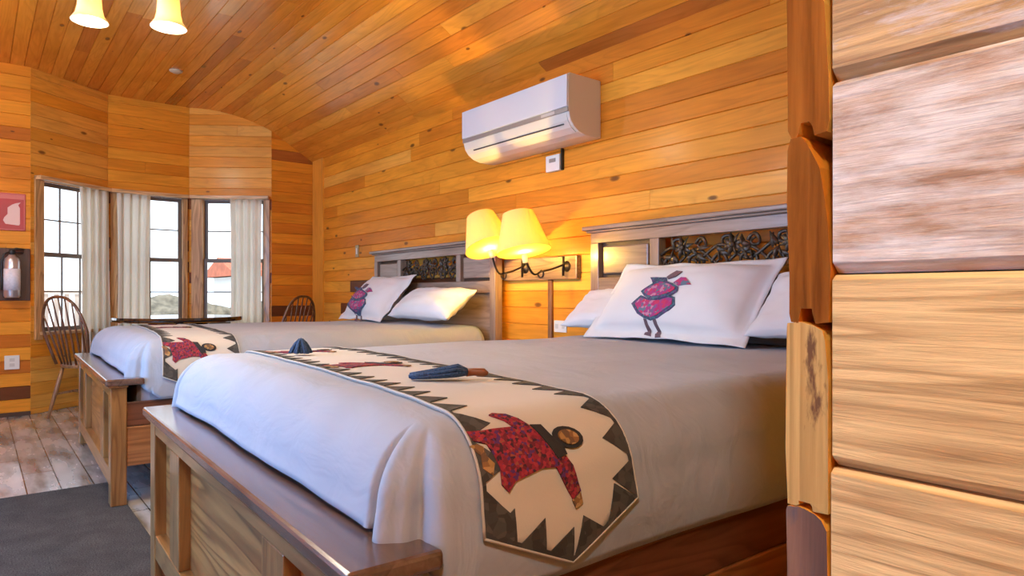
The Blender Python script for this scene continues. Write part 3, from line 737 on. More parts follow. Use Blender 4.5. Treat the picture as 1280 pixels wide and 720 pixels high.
# bed runner: cream patchwork with a dark saw-tooth border and sewn-on animals
def a_of(l): return (X1-RD)+l
def al_of(l): return (X0+RD)-l
BRI = BR.inverted()
def make_runner():
    r = thing('bed_runner', 'cream patchwork runner with red animals across the bed nearest the camera', 'bed runner', group='two patchwork runners'); r.matrix_world = BR
    tipR = [(a_of(.272), .70), (a_of(.362), .905), (a_of(.272), 1.085)]
    tipL = [(al_of(.285), 1.16), (al_of(.378), .97), (al_of(.292), .79)]
    fr = [(-.85,.80),(-.3,.775),(.3,.745),(.7,.715)]
    bk = [(-.85,1.165),(-.2,1.13),(.4,1.085),(.8,1.07)]
    poly = tipR + bk[::-1] + tipL + fr
    mb = MB(); mb.patch(poly, lambda a, b: S(a, b, .006), .022)
    mb.build('cloth', M['cream'], r, smooth=True, solid=.004)
    # saw-tooth border
    mb = MB(); pts = []
    n = len(poly); cen = Vector((.1,.92))
    for i in range(n):
        A, B = Vector(poly[i]), Vector(poly[(i+1)%n]); L_ = (B-A).length; k = max(1, round(L_/.088))
        d = (B-A)/L_; nrm = Vector((-d.y, d.x))
        for j in range(k):
            p = A+d*L_*j/k; q = A+d*L_*(j+1)/k
            lean = .012*d
            mb.patch([tuple(p), tuple(q), tuple((p+q)/2+nrm*.062+lean)], lambda a, b: S(a, b, .0085), .022)
            mb.patch([tuple(p), tuple(q), tuple(q+nrm*.010), tuple(p+nrm*.010)], lambda a, b: S(a, b, .0085), .03)
    mb.build('sawtooth_border', M['tooth'], r, solid=.0015, weld=True)
    mb = MB()
    loop = []
    for i in range(n):
        A, B = Vector(poly[i]), Vector(poly[(i+1)%n]); k = max(2, int((B-A).length/.02))
        loop += [S(*(A+(B-A)*j/k), .007) for j in range(k)]
    mb.tube(loop+[loop[0]], .003, 6); mb.build('edging', M['pipe'], r, smooth=True)
    # animal: traced outline, in metres on the cloth
    def side(cx, cy):
        e = BRI @ EYE; d = BRI.to_3x3() @ ray(560+cx/3.13, 480+cy/3.13); p = e + d*((X1+.012-e.x)/d.x)
        return (p.y, ARC + (ZT-RD-p.z))          # (b, l)
    red = [(155,188),(215,186),(255,178),(335,170),(320,135),(282,92),(300,80),(345,92),(375,125),(398,165),(425,240),(450,305),(485,295),(505,330),(525,425),(490,458),(465,400),(440,340),(385,345),(330,370),(275,395),(245,435),(220,410),(225,350),(205,250),(160,235)]
    band = [(398,165),(438,165),(455,215),(485,260),(490,290),(452,307)]
    ring = [(515+54*math.cos(i/16*2*math.pi), 220+47*math.sin(i/16*2*math.pi)) for i in range(16)]
    ringi = [(515+36*math.cos(i/16*2*math.pi), 222+31*math.sin(i/16*2*math.pi)) for i in range(16)]
    hoof = [(487,460),(522,432),(525,470),(497,492)]
    tail = [(138,258),(165,250),(188,262),(186,300),(208,330),(192,375),(160,350),(165,300)]
    crest = [(300,78),(282,92),(300,105),(318,92)]
    pieces = [('animal_body', red, 'redprint', .0095), ('animal_head', band, 'blackcloth', .0115), ('animal_collar', ring, 'blackcloth', .0105), ('animal_face', ringi, 'brownprint', .013), ('animal_hoof', hoof, 'brownprint', .0105), ('animal_tail', tail, 'brownprint', .0100)]
    base = {k: [side(*p) for p in v] for k, v in dict(red=red, band=band, ring=ring, ringi=ringi, hoof=hoof, tail=tail).items()}
    order = ['red','band','ring','ringi','hoof','tail']
    allp = [p for v in base.values() for p in v]
    cb = sum(p[0] for p in allp)/len(allp); cl = sum(p[1] for p in allp)/len(allp)
    def place(fn):
        for key, (nm, _, mt, off) in zip(order, pieces):
            mb = MB(); mb.patch([fn(*p) for p in base[key]], lambda a, b: S(a, b, off), .016)
            mb.build(nm, M[mt], r, smooth=False, solid=.0025)
    place(lambda b, l: (a_of(l), b))
    for a0, b0 in ((.02,.93),(-.62,.965)):
        place(lambda b, l: (a0+(l-cl)*.95, b0+(b-cb)*.95))
    place(lambda b, l: (al_of(l), 1.84-b))
    return r
runner = make_runner()

# pillows
def pillow_mesh(hw, hh, T, flange=0.0, sag=0.0, seed=0):
    mb = MB(); n = 34
    def z_of(u, v):
        fu = flange/hw; fv = flange/hh
        uu = min(1, abs(u)/(1-fu)); vv = min(1, abs(v)/(1-fv))
        return T*(max(0,1-uu**2.6)*max(0,1-vv**2.6))**.5
    def P(u, v, s):
        x = hw*u*(1-.055*(1-v*v) if not flange else 1-.03*(1-v*v)); y = hh*v*(1-.07*(1-u*u))
        z = s*(z_of(u, v)+.002)
        w = noise.noise(Vector((u*2.2+seed, v*2.2, s*.7)))*.012 + noise.noise(Vector((u*6+seed, v*6, s)))*.004
        y -= sag*hh*(1-abs(v))*0
        edge = max(abs(u), abs(v))
        fl = .012*noise.noise(Vector((u*3+seed, v*3, 9)))*(1 if edge > .88 else 0)
        return Vector((x, y, z + s*w*min(1, z_of(u,v)/T*1.5) + fl))
    for s in (1,-1):
        b = len(mb.v)
        for j in range(n+1):
            for i in range(n+1):
                u, v = 2*i/n-1, 2*j/n-1
                u = math.sin(u*math.pi/2)*.35+u*.65; v = math.sin(v*math.pi/2)*.35+v*.65
                mb.v.append(tuple(P(u, v, s)))
        for j in range(n):
            for i in range(n):
                a = b+j*(n+1)+i; mb.face([a,a+1,a+n+2,a+n+1])
    # rim
    rim = [j*(n+1)+i for i, j in [(i,0) for i in range(n)]+[(n,j) for j in range(n)]+[(n-i,n) for i in range(n)]+[(0,n-j) for j in range(n)]]
    k = (n+1)**2
    for q in range(len(rim)):
        a, c = rim[q], rim[(q+1) % len(rim)]; mb.face([a, c, c+k, a+k])
    return mb, P
def pose(o, base_mid, xdir, tilt, hh, back):
    """Stand a pillow on its lower long edge at base_mid, leaning back by tilt degrees from upright."""
    X = Vector(xdir).normalized(); bk = Vector((-X.y, X.x, 0))    # away from the viewer's side
    Y = Vector((0,0,1))*math.cos(R(tilt)) + bk*math.sin(R(tilt)); Z = X.cross(Y)
    C = Vector(base_mid) + Y*hh + Z*back
    o.matrix_world = Matrix(((X.x,Y.x,Z.x,C.x),(X.y,Y.y,Z.y,C.y),(X.z,Y.z,Z.z,C.z),(0,0,0,1)))
BIRD = dict(
 body=('teal', [(190,390),(270,322),(330,345),(420,342),(500,322),(548,338),(548,402),(500,445),(400,503),(340,520),(288,503),(235,468)]),
 breast=('magenta', [(222,392),(275,345),(330,366),(420,365),(500,345),(528,352),(522,395),(480,430),(395,482),(342,498),(300,485),(255,455)]),
 head=('teal', [(272,293),(380,222),(440,196),(530,226),(578,258),(572,292),(520,328),(440,348),(360,363),(298,330)]),
 face=('magenta', [(296,295),(385,242),(440,218),(520,243),(552,265),(545,285),(500,308),(435,326),(362,338),(315,318)]),
 crest=('teal', [(348,178),(400,176),(480,178),(490,212),(420,206),(368,228),(360,200)]),
 beak=('birdleg', [(482,178),(520,150),(565,124),(612,130),(560,172),(500,196)]),
 wing=('magenta', [(535,222),(600,178),(640,180),(682,236),(630,238),(575,246)]),
 leg1=('birdleg', [(283,505),(306,510),(306,602),(252,592),(262,572),(284,566)]),
 leg2=('birdleg', [(356,512),(382,508),(386,612),(338,612),(342,586),(358,578)]))
def add_bird(o, P, T, px, scale=None, M2=None):
    """Sew the bird on: outline traced on the pillow's mid plane, then lifted onto its front."""
    inv = (M2 or o.matrix_world).inverted()
    for nm, (mt, poly) in BIRD.items():
        pts = []
        for cx, cy in poly:
            r = ray(*px(cx, cy)); e = inv @ EYE; d = inv.to_3x3() @ r
            hw, hh = P.hw, P.hh; zz = T*.8
            for _ in range(6):
                q = e+d*((zz-e.z)/d.z); v = max(-.74,min(.8,q.y/hh)); u = max(-1,min(1,q.x/hw)); zz = P.f(u, v, 1).z
            pts.append((q.x, q.y))
        lift = {'body':.003,'head':.006,'breast':.006,'face':.009,'crest':.004,'beak':.006,'wing':.005,'leg1':.003,'leg2':.003}[nm]
        def fn(x, y):
            v = y/hh/(1-.07*(1-min(1,(x/hw)**2))); u = x/hw/(1-.03*(1-min(1,v*v)))
            p = P.f(u, v, 1); return (x, y, p.z+lift)
        mb = MB(); mb.patch(pts, fn, .012)
        mb.build({'leg1':'bird_leg','leg2':'bird_leg'}.get(nm, 'bird_'+nm), M[mt], o, solid=.002)
class PP: pass
def make_pillow(label, hw, hh, T, base, xdir, tilt, flange=0, seed=0, back=.02, px=None, group='white bed pillows', name='pillow'):
    mb, f = pillow_mesh(hw, hh, T, flange, seed=seed)
    if px:
        o = bpy.data.objects.new(name, None); COL.objects.link(o); 
        pose(o, base, xdir, tilt, hh, back); mw = o.matrix_world.copy()
        mb.build('pillowcase', M['pillow'], o, smooth=True, weld=True)
        p = PP(); p.hw, p.hh, p.f = hw, hh, f
        add_bird(o, p, T, px, M2=mw)
    else:
        o = mb.build(name, M['pillow'], smooth=True, weld=True); pose(o, base, xdir, tilt, hh, back)
    return tag(o, label, 'pillow', group)
ZB = ZT+.012
make_pillow('large white pillow with a magenta and teal bird, leaning on the headboard nearest the camera', .46, .25, .10, (-1.95,2.415,ZT+.004), (1,-.01,0), 41, .045, 1, back=.012, px=lambda x,y: (760+x/6.54, 320+y/6.54))
make_pillow('plain white pillow showing left of the large bird pillow on the near bed', .33, .15, .065, (-2.345,2.50,ZT+.045), (1,-.028,0), 52, 0, 2)
make_pillow('plain white pillow showing behind the right end of the large bird pillow', .32, .18, .075, (-1.19,2.43,ZT+.045), (1,-.028,0), 45, 0, 3)
make_pillow('white pillow with a small purple bird, leaning on the headboard of the far bed', .39, .25, .10, (-5.06,2.46,ZT+.004), (1,-.01,0), 41, .04, 4, back=.012, px=lambda x,y: (421.6+x*.0653, 344+y*.0887))
make_pillow('plain pillow lit yellow beneath the wall lamp, lying on the far bed', .43, .155, .085, (-4.16,2.47,ZT+.05), (1,-.028,0), 52, 0, 5)

# blue yarn tassels lying on the near runner
def tassel(label, loc, rz, upright):
    r = thing('yarn_tassel', label, 'tassel', loc, rz, 'blue tassels on the near runner')
    rnd = random.Random(11 if upright else 12); mb = MB()
    for k in range(46 if not upright else 40):
        A = rnd.uniform(0, 2*math.pi)
        if upright:   # a heap coming to a point
            q = rnd.uniform(.3,1)
            pts = [(math.cos(A)*.006*q, math.sin(A)*.006*q, .075), (math.cos(A)*.024*q, math.sin(A)*.030*q, .055), (math.cos(A)*.042*q, math.sin(A)*.048*q, .028), (math.cos(A)*.052*q, math.sin(A)*.06*q, .008)]
        else:         # strands laid along x, tied at one end
            w = rnd.uniform(-1,1); h = rnd.uniform(0,1)
            pts = [(.055, w*.012, .020+h*.012), (.02, w*.036, .014+h*.034), (-.04, w*.040, .010+h*.026), (-.095-rnd.uniform(0,.06), w*.026, .007+h*.010)]
        mb.tube([Vector(a).lerp(Vector(b), t) for a, b in zip(pts, pts[1:]) for t in (0,.33,.66)]+[Vector(pts[-1])], .0062, 6)
    mb.build('strands', M['blueyarn'], r, smooth=True)
    mb = MB()
    if upright: mb.lathe([(0,.082),(.007,.078),(.009,.070),(.006,.062),(0,.06)], 10); mb.build('knot', M['blueyarn'], r, smooth=True)
    else:
        mb.tube([(.05,0,.024),(.08,0,.026),(.115,.004,.024),(.13,.0,.02)], [.014,.013,.014,.006], 10, flat=.8); mb.build('toggle', M['brownbead'], r, smooth=True)
    return r
def on_top(X, Y): q = BRI @ Vector((X,Y,0)); return tuple(BR @ S(q.x, q.y, .0095))
t1 = tassel('blue yarn tassel gathered to a point on the far end of the near runner', on_top(-2.30,.895), .3, True); t1.scale = (.8,.8,.72)
t2 = tassel('blue yarn tassel with a brown toggle lying on the middle of the near runner', on_top(-1.37,.915), .9, False); t2.scale = (.68,.75,.72)

# far bed: copies of the frame, mattress, duvet and runner
for src, lab in ((bed, 'wooden bed frame further from the camera, between the wall lamp and the bay'), (mat, 'pale grey mattress on the far bed'), (duvet, 'white duvet on the far bed, lit yellow by the wall lamp'), (runner, 'cream patchwork runner with red animals across the far bed')):
    c = copy_tree(src); c.matrix_world = FR; c['label'] = lab

# ------------------------------------------------------------------ wall lamp with two shades
wl = thing('wall_lamp', 'double swing-arm wall lamp with two lit yellow shades between the headboards', 'wall lamp', (0,0,0))
mb = MB(); mb.box(-3.66,-2.935,YW-.045,YW-.004,1.145,1.292); mb.build('back_plate', wood('lamp_plate_wood', [(0,(.34,.22,.13)),(1,(.3,.2,.12))], 0, .35, .3), wl, bevel=.006)
yp = YW-.045
lamps = [(at_y(614,316,2.56), at_y(598,261,2.56)), (at_y(656,322,2.48), at_y(647,263,2.48))]
for mx_ in (-3.02,-3.42):
    mb = MB(); mb.lathe([(0,0),(.035,0),(.035,.006),(.022,.012),(.012,.02),(0,.022)], 16, M=Matrix.Translation((mx_,yp,1.225)) @ Matrix.Rotation(R(90),4,'X'))
    mb.tube([(mx_,yp-.03,1.165),(mx_,yp-.03,1.285)], .008, 8)
    mb.build('mount', M['iron'], wl, smooth=True)
for k, ((S0, T0), mx_) in enumerate(zip(lamps, (-3.42,-3.02))):
    mb = MB(); s0 = Vector(S0); A = Vector((mx_,yp-.03,1.235)); 
    mid = A.lerp(s0, .62); mid.z = 1.185
    mb.tube([A, A.lerp(mid,.5)+Vector((0,0,-.006)), mid], .007, 8)
    e = (s0-mid); pts = [mid + e*t + Vector((0,0,-.05*math.sin(t*math.pi))) for t in [i/12 for i in range(13)]]
    pts[-1] = s0; mb.tube(pts, .007, 8)
    sp = [mid + Vector((-.03*math.cos(t*1.6*math.pi)*(1-.5*t)+.02, -.01, -.03*math.sin(t*1.6*math.pi)*(1-.5*t)-.01)) for t in [i/16 for i in range(17)]]
    mb.tube(sp, .006, 7)
    mb.build('arm', M['iron'], wl, smooth=True)
    ax = (Vector(T0)-s0).normalized(); Q = ax.to_track_quat('Z','Y').to_matrix().to_4x4(); Mx = Matrix.Translation(s0) @ Q
    mb = MB(); mb.lathe([(0,-.03),(.016,-.03),(.018,-.01),(.018,.010),(.014,.018),(0,.02)], 14, M=Mx); mb.build('socket', emis('lit_candle_sleeve_%d' % k, (1,.7,.2), .4, (.8,.65,.35)), wl, smooth=True)
    mb = MB(); mb.lathe([(0,.075),(.010,.077),(.020,.09),(.022,.105),(.014,.125),(0,.135)], 16, M=Mx); mb.build('bulb', M['bulb'], wl, smooth=True)
    mb = MB(); mb.lathe([(.160,.036),(.0925,.270),(.0895,.270),(.157,.036),(.160,.036)], 48, M=Mx); mb.build('lamp_shade', M['shade'], wl, smooth=False)
    ld = bpy.data.lights.new('wall_lamp_bulb', 'POINT'); ld.energy = 46; ld.color = (1,.62,.10); ld.shadow_soft_size = .025
    lo = bpy.data.objects.new('wall_lamp_bulb_light', ld); COL.objects.link(lo); lo.location = Mx @ Vector((0,0,.048))
mb = MB(); mb.box(-3.225,-3.19,YW-.022,YW-.001,.0,1.145); tag(mb.build('cable_cover', wood('cable_cover_wood', [(0,(.30,.13,.04)),(1,(.28,.12,.04))], 2, .4, .2), bevel=.003), 'narrow brown wooden cable cover running down the wall below the wall lamp', 'cable cover')

# ------------------------------------------------------------------ air conditioner
ac = thing('air_conditioner', 'white split air conditioner mounted high on the plank wall', 'air conditioner', (-3.30,YW,0))
hwA = .53; D = .27
side_prof = [(0,1.985),(.06,1.982),(.13,1.985),(.185,2.0),(.225,2.025),(.252,2.058),(.262,2.09),(.27,2.125),(.27,2.315),(.255,2.33),(0,2.33)]
mb = MB(); mb.prism(side_prof, lambda d,z: (-hwA,-d-.002,z), lambda d,z: (hwA,-d-.002,z)); mb.build('casing', [M['acside']], ac, bevel=.004)
mb = MB(); mb.box(-hwA+.002,hwA-.002,-D-.012,-D-.002,2.132,2.318); mb.build('front_panel', M['acwhite'], ac, bevel=.003)
mb = MB(); mb.box(-hwA+.001,hwA-.001,-D-.006,-D+.012,2.104,2.130); mb.build('trim_strip', M['acgrey'], ac, bevel=.002)
mb = MB(); mb.box(.30,.42,-D-.0075,-D-.0055,2.109,2.125); mb.build('display', plain('pale_display', (.55,.52,.48), .15), ac)
mb = MB(); mb.box(-hwA+.10,hwA-.06,-.2545,-.235,2.040,2.046); mb.build('louver_slot', M['acslot'], ac)
mb = MB(); pr = [(.262,2.098),(.2655,2.098),(.256,2.058),(.229,2.021),(.188,1.9955),(.185,2.0),(.225,2.025),(.252,2.058)]
mb.prism(pr, lambda d,z: (-hwA+.05,-d-.002,z), lambda d,z: (hwA-.02,-d-.002,z)); mb.build('louver', M['acside'], ac)

# ------------------------------------------------------------------ small wall fittings
def fitting(name, label, cat, cx, cz, w, h, d, mat, MFx=None):
    r = thing(name, label, cat); 
    mb = MB(); mb.box(-w/2,w/2,-h/2,h/2,0,d); mb.build('plate', mat, r, bevel=min(.004, d*.3))
    r.matrix_world = MFx if MFx else frame_matrix((cx,YW-.0005,cz), (1,0,0), (0,-1,0))
    return r
th = fitting('thermostat', 'small white thermostat box below the air conditioner', 'thermostat', -3.17, 1.895, .13, .105, .03, M['switch'])
mb = MB(); mb.box(.067,.079,-.05,.085,0,.02); mb.build('dark_strip', M['iron'], th); mb = MB(); mb.box(-.03,.03,.005,.03,.03,.0315); mb.build('display', M['acgrey'], th)  # narrow dark upright strip along the right edge of the box, then display
sw = fitting('light_switch', 'slim brass light switch on the plank wall beyond the far headboard', 'light switch', -6.04, 1.475, .07, .118, .008, M['brass'])
mb = MB(); mb.box(-.012,.012,-.03,.03,.008,.012); mb.build('toggle', M['switch'], sw, bevel=.001)
ot = fitting('wall_outlet', 'white wall outlet low beside the cable cover behind the near duvet', 'outlet', -3.12, .845, .115, .075, .01, M['switch'])
for q in (-.03,.03):
    mb = MB(); mb.box(q-.012,q+.012,-.015,.015,.01,.012); mb.build('socket', M['acside'], ot)
p = at_x(15,453,XG)
o2 = fitting('wall_outlet', 'grey square outlet low on the plank wall below the fire extinguisher', 'outlet', 0, 0, .105, .12, .012, M['switch'], frame_matrix((XG+.0005,p.y,p.z), (0,1,0), (1,0,0)))
for q in (-.022,.022):
    mb = MB(); mb.box(-.018,.018,q-.014,q+.014,.012,.014); mb.build('socket', M['acside'], o2)
# fire extinguisher on a dark board
p = at_x(15,345,XG+.07)
fe = thing('fire_extinguisher', 'silver fire extinguisher hung on a dark board below the red sign', 'fire extinguisher', (XG+.075,p.y,p.z))
mb = MB(); mb.lathe([(0,-.185),(.05,-.185),(.058,-.17),(.058,.12),(.05,.15),(.028,.17),(.02,.185),(0,.185)], 28); mb.build('cylinder', M['steel'], fe, smooth=True)
mb = MB(); mb.lathe([(.0585,-.12),(.0592,-.12),(.0592,.06),(.0585,.06)], 28); mb.build('paper_label', M['lab'], fe, smooth=True)
mb = MB(); mb.lathe([(0,.18),(.022,.18),(.022,.215),(.012,.225),(0,.225)], 14); mb.build('valve', M['black'], fe, smooth=True)
mb = MB(); mb.tube([(0,-.02,.215),(0,.03,.235),(0,.085,.228)], .008, 8, flat=.6); mb.tube([(0,-.02,.20),(0,.03,.205),(0,.08,.200)], .007, 8, flat=.6); mb.build('handle', M['black'], fe, smooth=True)
mb = MB(); mb.tube([(0,-.01,.205),(.01,-.05,.19),(.01,-.072,.12),(.01,-.072,-.05),(.01,-.07,-.12)], .009, 8); mb.build('hose', M['black'], fe, smooth=True)
mb = MB(); mb.box(-.074,-.062,-.13,.13,-.21,.24); mb.build('mount_board', M['boardd'], fe, bevel=.003)
# red sign: arrow and extinguisher in pale ink
p0 = at_x(32,243,XG); p1 = at_x(32,289,XG)
sg_w = .34; zc = (p0.z+p1.z)/2; hz = (p0.z-p1.z)/2
sg = thing('extinguisher_sign', 'red sign with a pale arrow and extinguisher above the fire extinguisher', 'sign')
sg.matrix_world = frame_matrix((XG+.001,p0.y-sg_w/2,zc), (0,1,0), (1,0,0))
mb = MB(); mb.box(-sg_w/2,sg_w/2,-hz,hz,0,.006); mb.build('board', M['signred'], sg, bevel=.001)
mb = MB(); w_, h_ = sg_w/2, hz
for a,c,e,g in ((-w_+.006,w_-.006,h_-.012,h_-.006),(-w_+.006,w_-.006,-h_+.006,-h_+.012),(-w_+.006,-w_+.012,-h_+.006,h_-.006),(w_-.012,w_-.006,-h_+.006,h_-.006)): mb.box(a,c,e,g,.006,.0068)
mb.box(-w_+.012,w_-.012,h_-.05,h_-.014,.006,.0065)
mb.build('border', plain('sign_faded_red', (.62,.16,.14), .4), sg)
def ink(name, poly):
    mb = MB(); mb.prism(poly, lambda x,y: (x,y,.006), lambda x,y: (x,y,.0075)); mb.build(name, M['signpink'], sg)
ink('extinguisher_symbol', [(.030,-.105),(.125,-.115),(.130,-.10),(.130,.035),(.118,.06),(.135,.085),(.10,.075),(.075,.062),(.045,.035),(.045,-.02),(.022,-.05),(.014,-.075)])
ink('arrow_symbol', [(-.075,.075),(-.035,.075),(-.035,-.04),(-.012,-.04),(-.055,-.11),(-.098,-.04),(-.075,-.04)])
# ceiling detector
p = EYE + ray(220,88)*((ZC-1.05)/ray(220,88).z)
mb = MB(); mb.lathe([(0,-.022),(.03,-.022),(.05,-.012),(.055,-.001),(0,-.001)], 24); o = mb.build('smoke_detector', plain('beige_plastic', (.55,.42,.28), .4), smooth=True); o.location = (p.x,p.y,ZC); tag(o, 'small round beige smoke detector on the plank ceiling near the bay', 'smoke detector')

# ------------------------------------------------------------------ chandelier (two of its glass cups reach into the picture)
s1 = EYE + ray(112,27)*2.6; s2 = EYE + ray(211,35)*2.6
cc = (s1+s2)/2 + Vector((.115,-.093,0)); rad = (Vector((s1.x,s1.y))-Vector((cc.x,cc.y))).length
ch = thing('chandelier', 'ceiling light with lit frosted glass bell shades at the top of the picture', 'chandelier', (cc.x,cc.y,ZC))
mb = MB(); mb.lathe([(0,-.001),(.07,-.001),(.065,-.03),(.02,-.045),(0,-.045)], 24); mb.build('canopy', M['brass'], ch, smooth=True)
mb = MB(); mb.tube([(0,0,-.04),(0,0,-.62)], .011, 10); mb.build('stem', M['brass'], ch, smooth=True)
mb = MB(); mb.lathe([(0,-.74),(.03,-.73),(.06,-.69),(.05,-.63),(.02,-.60),(0,-.60)], 20); mb.build('hub', M['brass'], ch, smooth=True)
for k, an in enumerate([math.atan2(s1.y-cc.y, s1.x-cc.x), math.atan2(s2.y-cc.y, s2.x-cc.x), (math.atan2(s1.y-cc.y, s1.x-cc.x)+math.atan2(s2.y-cc.y, s2.x-cc.x))/2+(0 if abs(math.atan2(s1.y-cc.y, s1.x-cc.x)-math.atan2(s2.y-cc.y, s2.x-cc.x)) > math.pi else math.pi)]):
    zt = (s2.z if k % 2 else s1.z) - ZC
    c_, s_ = math.cos(an), math.sin(an)
    mb = MB(); mb.tube([(c_*.04,s_*.04,-.68),(c_*rad*.6,s_*rad*.6,-.64),(c_*rad*.95,s_*rad*.95,-.68),(c_*rad,s_*rad,zt+.145)], .008, 8); mb.build('arm', M['brass'], ch, smooth=True)
    T = Matrix.Translation((c_*rad,s_*rad,zt))
    mb = MB(); mb.lathe([(.020,.150),(.036,.145),(.040,.10),(.043,.055),(.050,.025),(.064,.004),(.066,0),(.062,.0),(.047,.026),(.040,.055),(.037,.10),(.033,.140),(.020,.146)], 32, M=T); mb.build('lamp_shade', M['glasscup'], ch, smooth=True)
    mb = MB(); mb.lathe([(0,.05),(.014,.055),(.022,.075),(.020,.10),(.012,.125),(0,.13)], 14, M=T); mb.build('bulb', M['bulb'], ch, smooth=True)
    ld = bpy.data.lights.new('chandelier_bulb', 'POINT'); ld.energy = 22; ld.color = (1,.94,.82); ld.shadow_soft_size = .05
    lo = bpy.data.objects.new('chandelier_bulb_light', ld); COL.objects.link(lo); lo.location = (cc.x+c_*rad, cc.y+s_*rad, ZC+zt+.03)

# ------------------------------------------------------------------ table and spindle chairs in the bay
tb = thing('dining_table', 'dark round table with a glossy top standing in the bay', 'table', (-6.90,1.50,0))
mb = MB(); mb.lathe([(0,.795),(.53,.795),(.56,.803),(.565,.82),(.56,.84),(0,.84)], 64); mb.build('table_top', M['table'], tb, smooth=False)
mb = MB(); mb.lathe([(0,.70),(.05,.70),(.055,.6),(.04,.45),(.075,.3),(.09,.2),(.08,.12),(0,.12)], 24); mb.lathe([(0,.695),(.26,.72),(.26,.795),(0,.795)], 32); mb.build('pedestal', M['table'], tb, smooth=True)
for k in range(4):
    a = k*math.pi/2+.6; mb = MB(); mb.tube([(math.cos(a)*.05,math.sin(a)*.05,.20),(math.cos(a)*.2,math.sin(a)*.2,.12),(math.cos(a)*.36,math.sin(a)*.36,.03)], [.035,.03,.028], 10); mb.build('foot', M['table'], tb, smooth=True)
def make_chair(label, loc, rz):
    r = thing('spindle_chair', label, 'chair', loc, rz, 'bow back spindle chairs at the bay table')   # +y is where the sitter looks
    mb = MB(); prof_ = []
    n = 40
    for zz, k in ((.425,.86),(.432,.97),(.45,1.0),(.462,.985)):
        for i in range(n):
            a = 2*math.pi*i/n; x = .215*math.cos(a); y = .205*math.sin(a)
            x *= 1+.06*math.sin(a)
            mb.v.append((x*k, y*k, zz - (.012 if zz > .46 and abs(x) < .12 and y < .1 else 0)))
    for q in range(3):
        for i in range(n): mb.face([q*n+i, q*n+(i+1)%n, (q+1)*n+(i+1)%n, (q+1)*n+i])
    mb.face(list(reversed(range(n)))); mb.face([3*n+i for i in range(n)])
    mb.build('seat', M['chairleg'], r, smooth=False, bevel=.004)
    # bow: rises from the rear of the seat
    bow = []
    def bowp(t):   # t 0..1
        a = math.pi*t; x = -.245*math.cos(a)
        x = -.245*math.copysign(abs(math.cos(a))**.8, math.cos(a))
        z = .455 + .575*max(0,math.sin(a))**.62
        k = (z-.455)/.575
        x *= .70+.30*min(1, k*2.0)
        return Vector((x, -.155-.13*k, z))
    mb = MB(); mb.tube([bowp(i/48) for i in range(49)], .0125, 10); mb.build('back_bow', M['chair'], r, smooth=True)
    for k in range(7):
        u = (k-3)/3
        top = min((bowp(i/400) for i in range(401)), key=lambda p: abs(p.x-u*.20)+ (10 if p.z < .80 else 0))
        b = Vector((u*.135, -.165+.03*abs(u), .455))
        mb = MB(); mb.tube([b, b.lerp(top,.3), b.lerp(top,.65), top], [.0075,.009,.0075,.006], 8); mb.build('spindle', M['chair'], r, smooth=True)
    for sx in (-1,1):
        for sy in (-1,1):
            a = Vector((sx*.135, sy*.125, .435)); c = Vector((sx*.205, sy*.205, 0.002))
            mb = MB(); mb.tube([a, a.lerp(c,.35), a.lerp(c,.6), c], [.014,.019,.017,.011], 10); mb.build('leg', M['chairleg'], r, smooth=True)
    for sx in (-1,1):
        mb = MB(); mb.tube([(sx*.174,-.17,.20),(sx*.174,0,.205),(sx*.174,.17,.20)], [.008,.011,.008], 8); mb.build('stretcher', M['chairleg'], r, smooth=True)
    mb = MB(); mb.tube([(-.174,0,.205),(.174,0,.205)], .009, 8); mb.build('stretcher', M['chairleg'], r, smooth=True)
    return r
chair = make_chair('brown spindle chair left of the dark table, beside the footboard of the far bed', (-6.80,.76,0), R(35))
c2 = copy_tree(chair); c2.location = (-6.75,2.42,0); c2.rotation_euler.z = R(118); c2['label'] = 'brown spindle chair right of the dark table, seen over the far bed'

# ------------------------------------------------------------------ rug
mb = MB(); mb.box(-4.27,1.0,-1.6,.585,.0,.012); tag(mb.build('area_rug', M['rug'], bevel=.004), 'grey brown short pile rug on the floor in front of the footboards', 'rug')

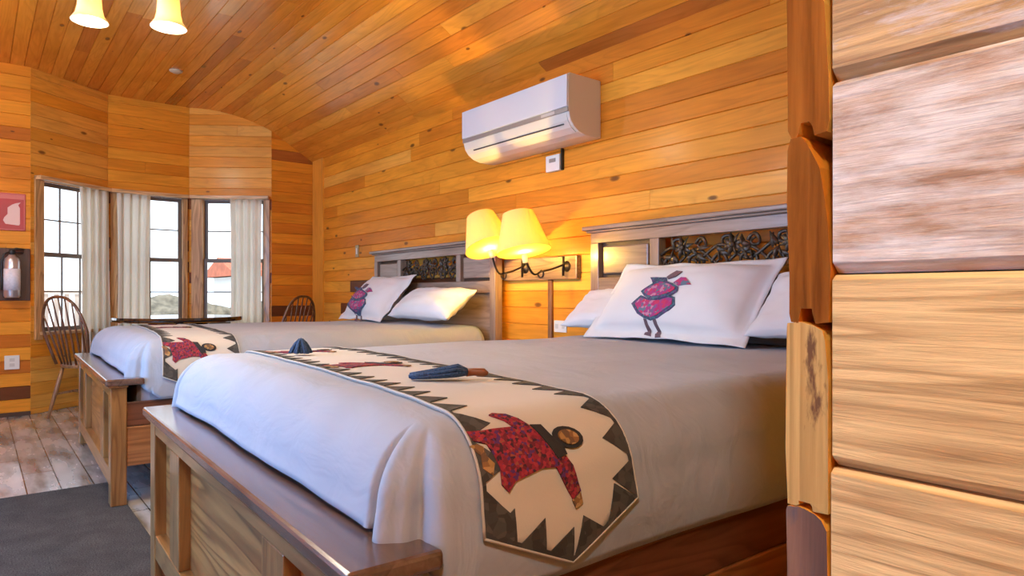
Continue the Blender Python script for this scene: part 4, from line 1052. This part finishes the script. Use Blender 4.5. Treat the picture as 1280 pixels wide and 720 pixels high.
# ------------------------------------------------------------------ light
w = bpy.data.worlds.new('sky'); sc.world = w; w.use_nodes = True; nt = w.node_tree
bg = nt.nodes['Background']; bg.inputs['Color'].default_value = (.78,.88,1.0,1); bg.inputs['Strength'].default_value = 1.55
sd = bpy.data.lights.new('sun', 'SUN'); sd.energy = 2.2; sd.angle = R(2); sd.color = (1,.95,.88)
so = bpy.data.objects.new('sun', sd); COL.objects.link(so); so.rotation_euler = Vector((-.55,-.25,-.8)).to_track_quat('-Z','Y').to_euler()
def daylight(name, MF, H, energy, col, portal=False):
    u0,u1,v0,v1 = H
    ld = bpy.data.lights.new(name, 'AREA'); ld.shape = 'RECTANGLE'; ld.size = u1-u0; ld.size_y = v1-v0; ld.energy = energy; ld.color = col
    if portal: ld.cycles.is_portal = True
    o = bpy.data.objects.new(name, ld); COL.objects.link(o)
    # an area lamp shines along its local -z: turn it round so that it shines into the room
    o.matrix_world = MF @ Matrix.Translation(((u0+u1)/2,(v0+v1)/2,-.09)) @ Matrix.Rotation(math.pi,4,'Y')  @ Matrix.Rotation(math.pi,4,'Y')
    return o
for k, (mf, hh) in enumerate(((MF1,H1),(MF2,H2),(MF3,H3))): 
    o = daylight('bay_daylight_portal', mf, hh, 1, (1,1,1), True); o.matrix_world = o.matrix_world @ Matrix.Rotation(math.pi,4,'Y')
o = daylight('front_window_daylight', MFF, HF, 105, (.10,.43,1.0)); o.matrix_world = o.matrix_world @ Matrix.Rotation(math.pi,4,'Y')
# two unseen lamps added under the ceiling as fill for planks, walls and bay
def flush(label, x, y, e):
    r = thing('added_fill_lamp', label, 'fill lamp', (x,y,ZC))
    mb = MB(); mb.lathe([(0,-.001),(.15,-.001),(.15,-.02),(0,-.02)], 32); mb.build('base', M['brass'], r, smooth=False)
    mb = MB(); mb.lathe([(.14,-.021),(.135,-.05),(.10,-.08),(.05,-.095),(0,-.10)], 32); mb.build('glass_bowl', M['glasscup'], r, smooth=True)
    ld = bpy.data.lights.new('fill_lamp', 'POINT'); ld.energy = e; ld.color = (.92,1,.92); ld.shadow_soft_size = .12
    lo = bpy.data.objects.new('fill_lamp_light', ld); COL.objects.link(lo); lo.location = (x,y,ZC-.16)
flush('added round fill lamp on the ceiling near the log partition, behind the view', .45, -.45, 82)
flush('added round fill lamp on the ceiling over the rug in front of the far bed', -5.2, -.9, 48)

vs = sc.view_settings; vs.view_transform = 'Standard'; vs.look = 'None'; vs.gamma = 1; vs.use_curve_mapping = False; vs.exposure = .95
sc.cycles.max_bounces = 8; sc.cycles.diffuse_bounces = 5; sc.cycles.glossy_bounces = 4; sc.cycles.transparent_max_bounces = 12
sc.cycles.sample_clamp_indirect = 6; sc.cycles.caustics_reflective = False; sc.cycles.caustics_refractive = False
sc.cycles.use_denoising = True
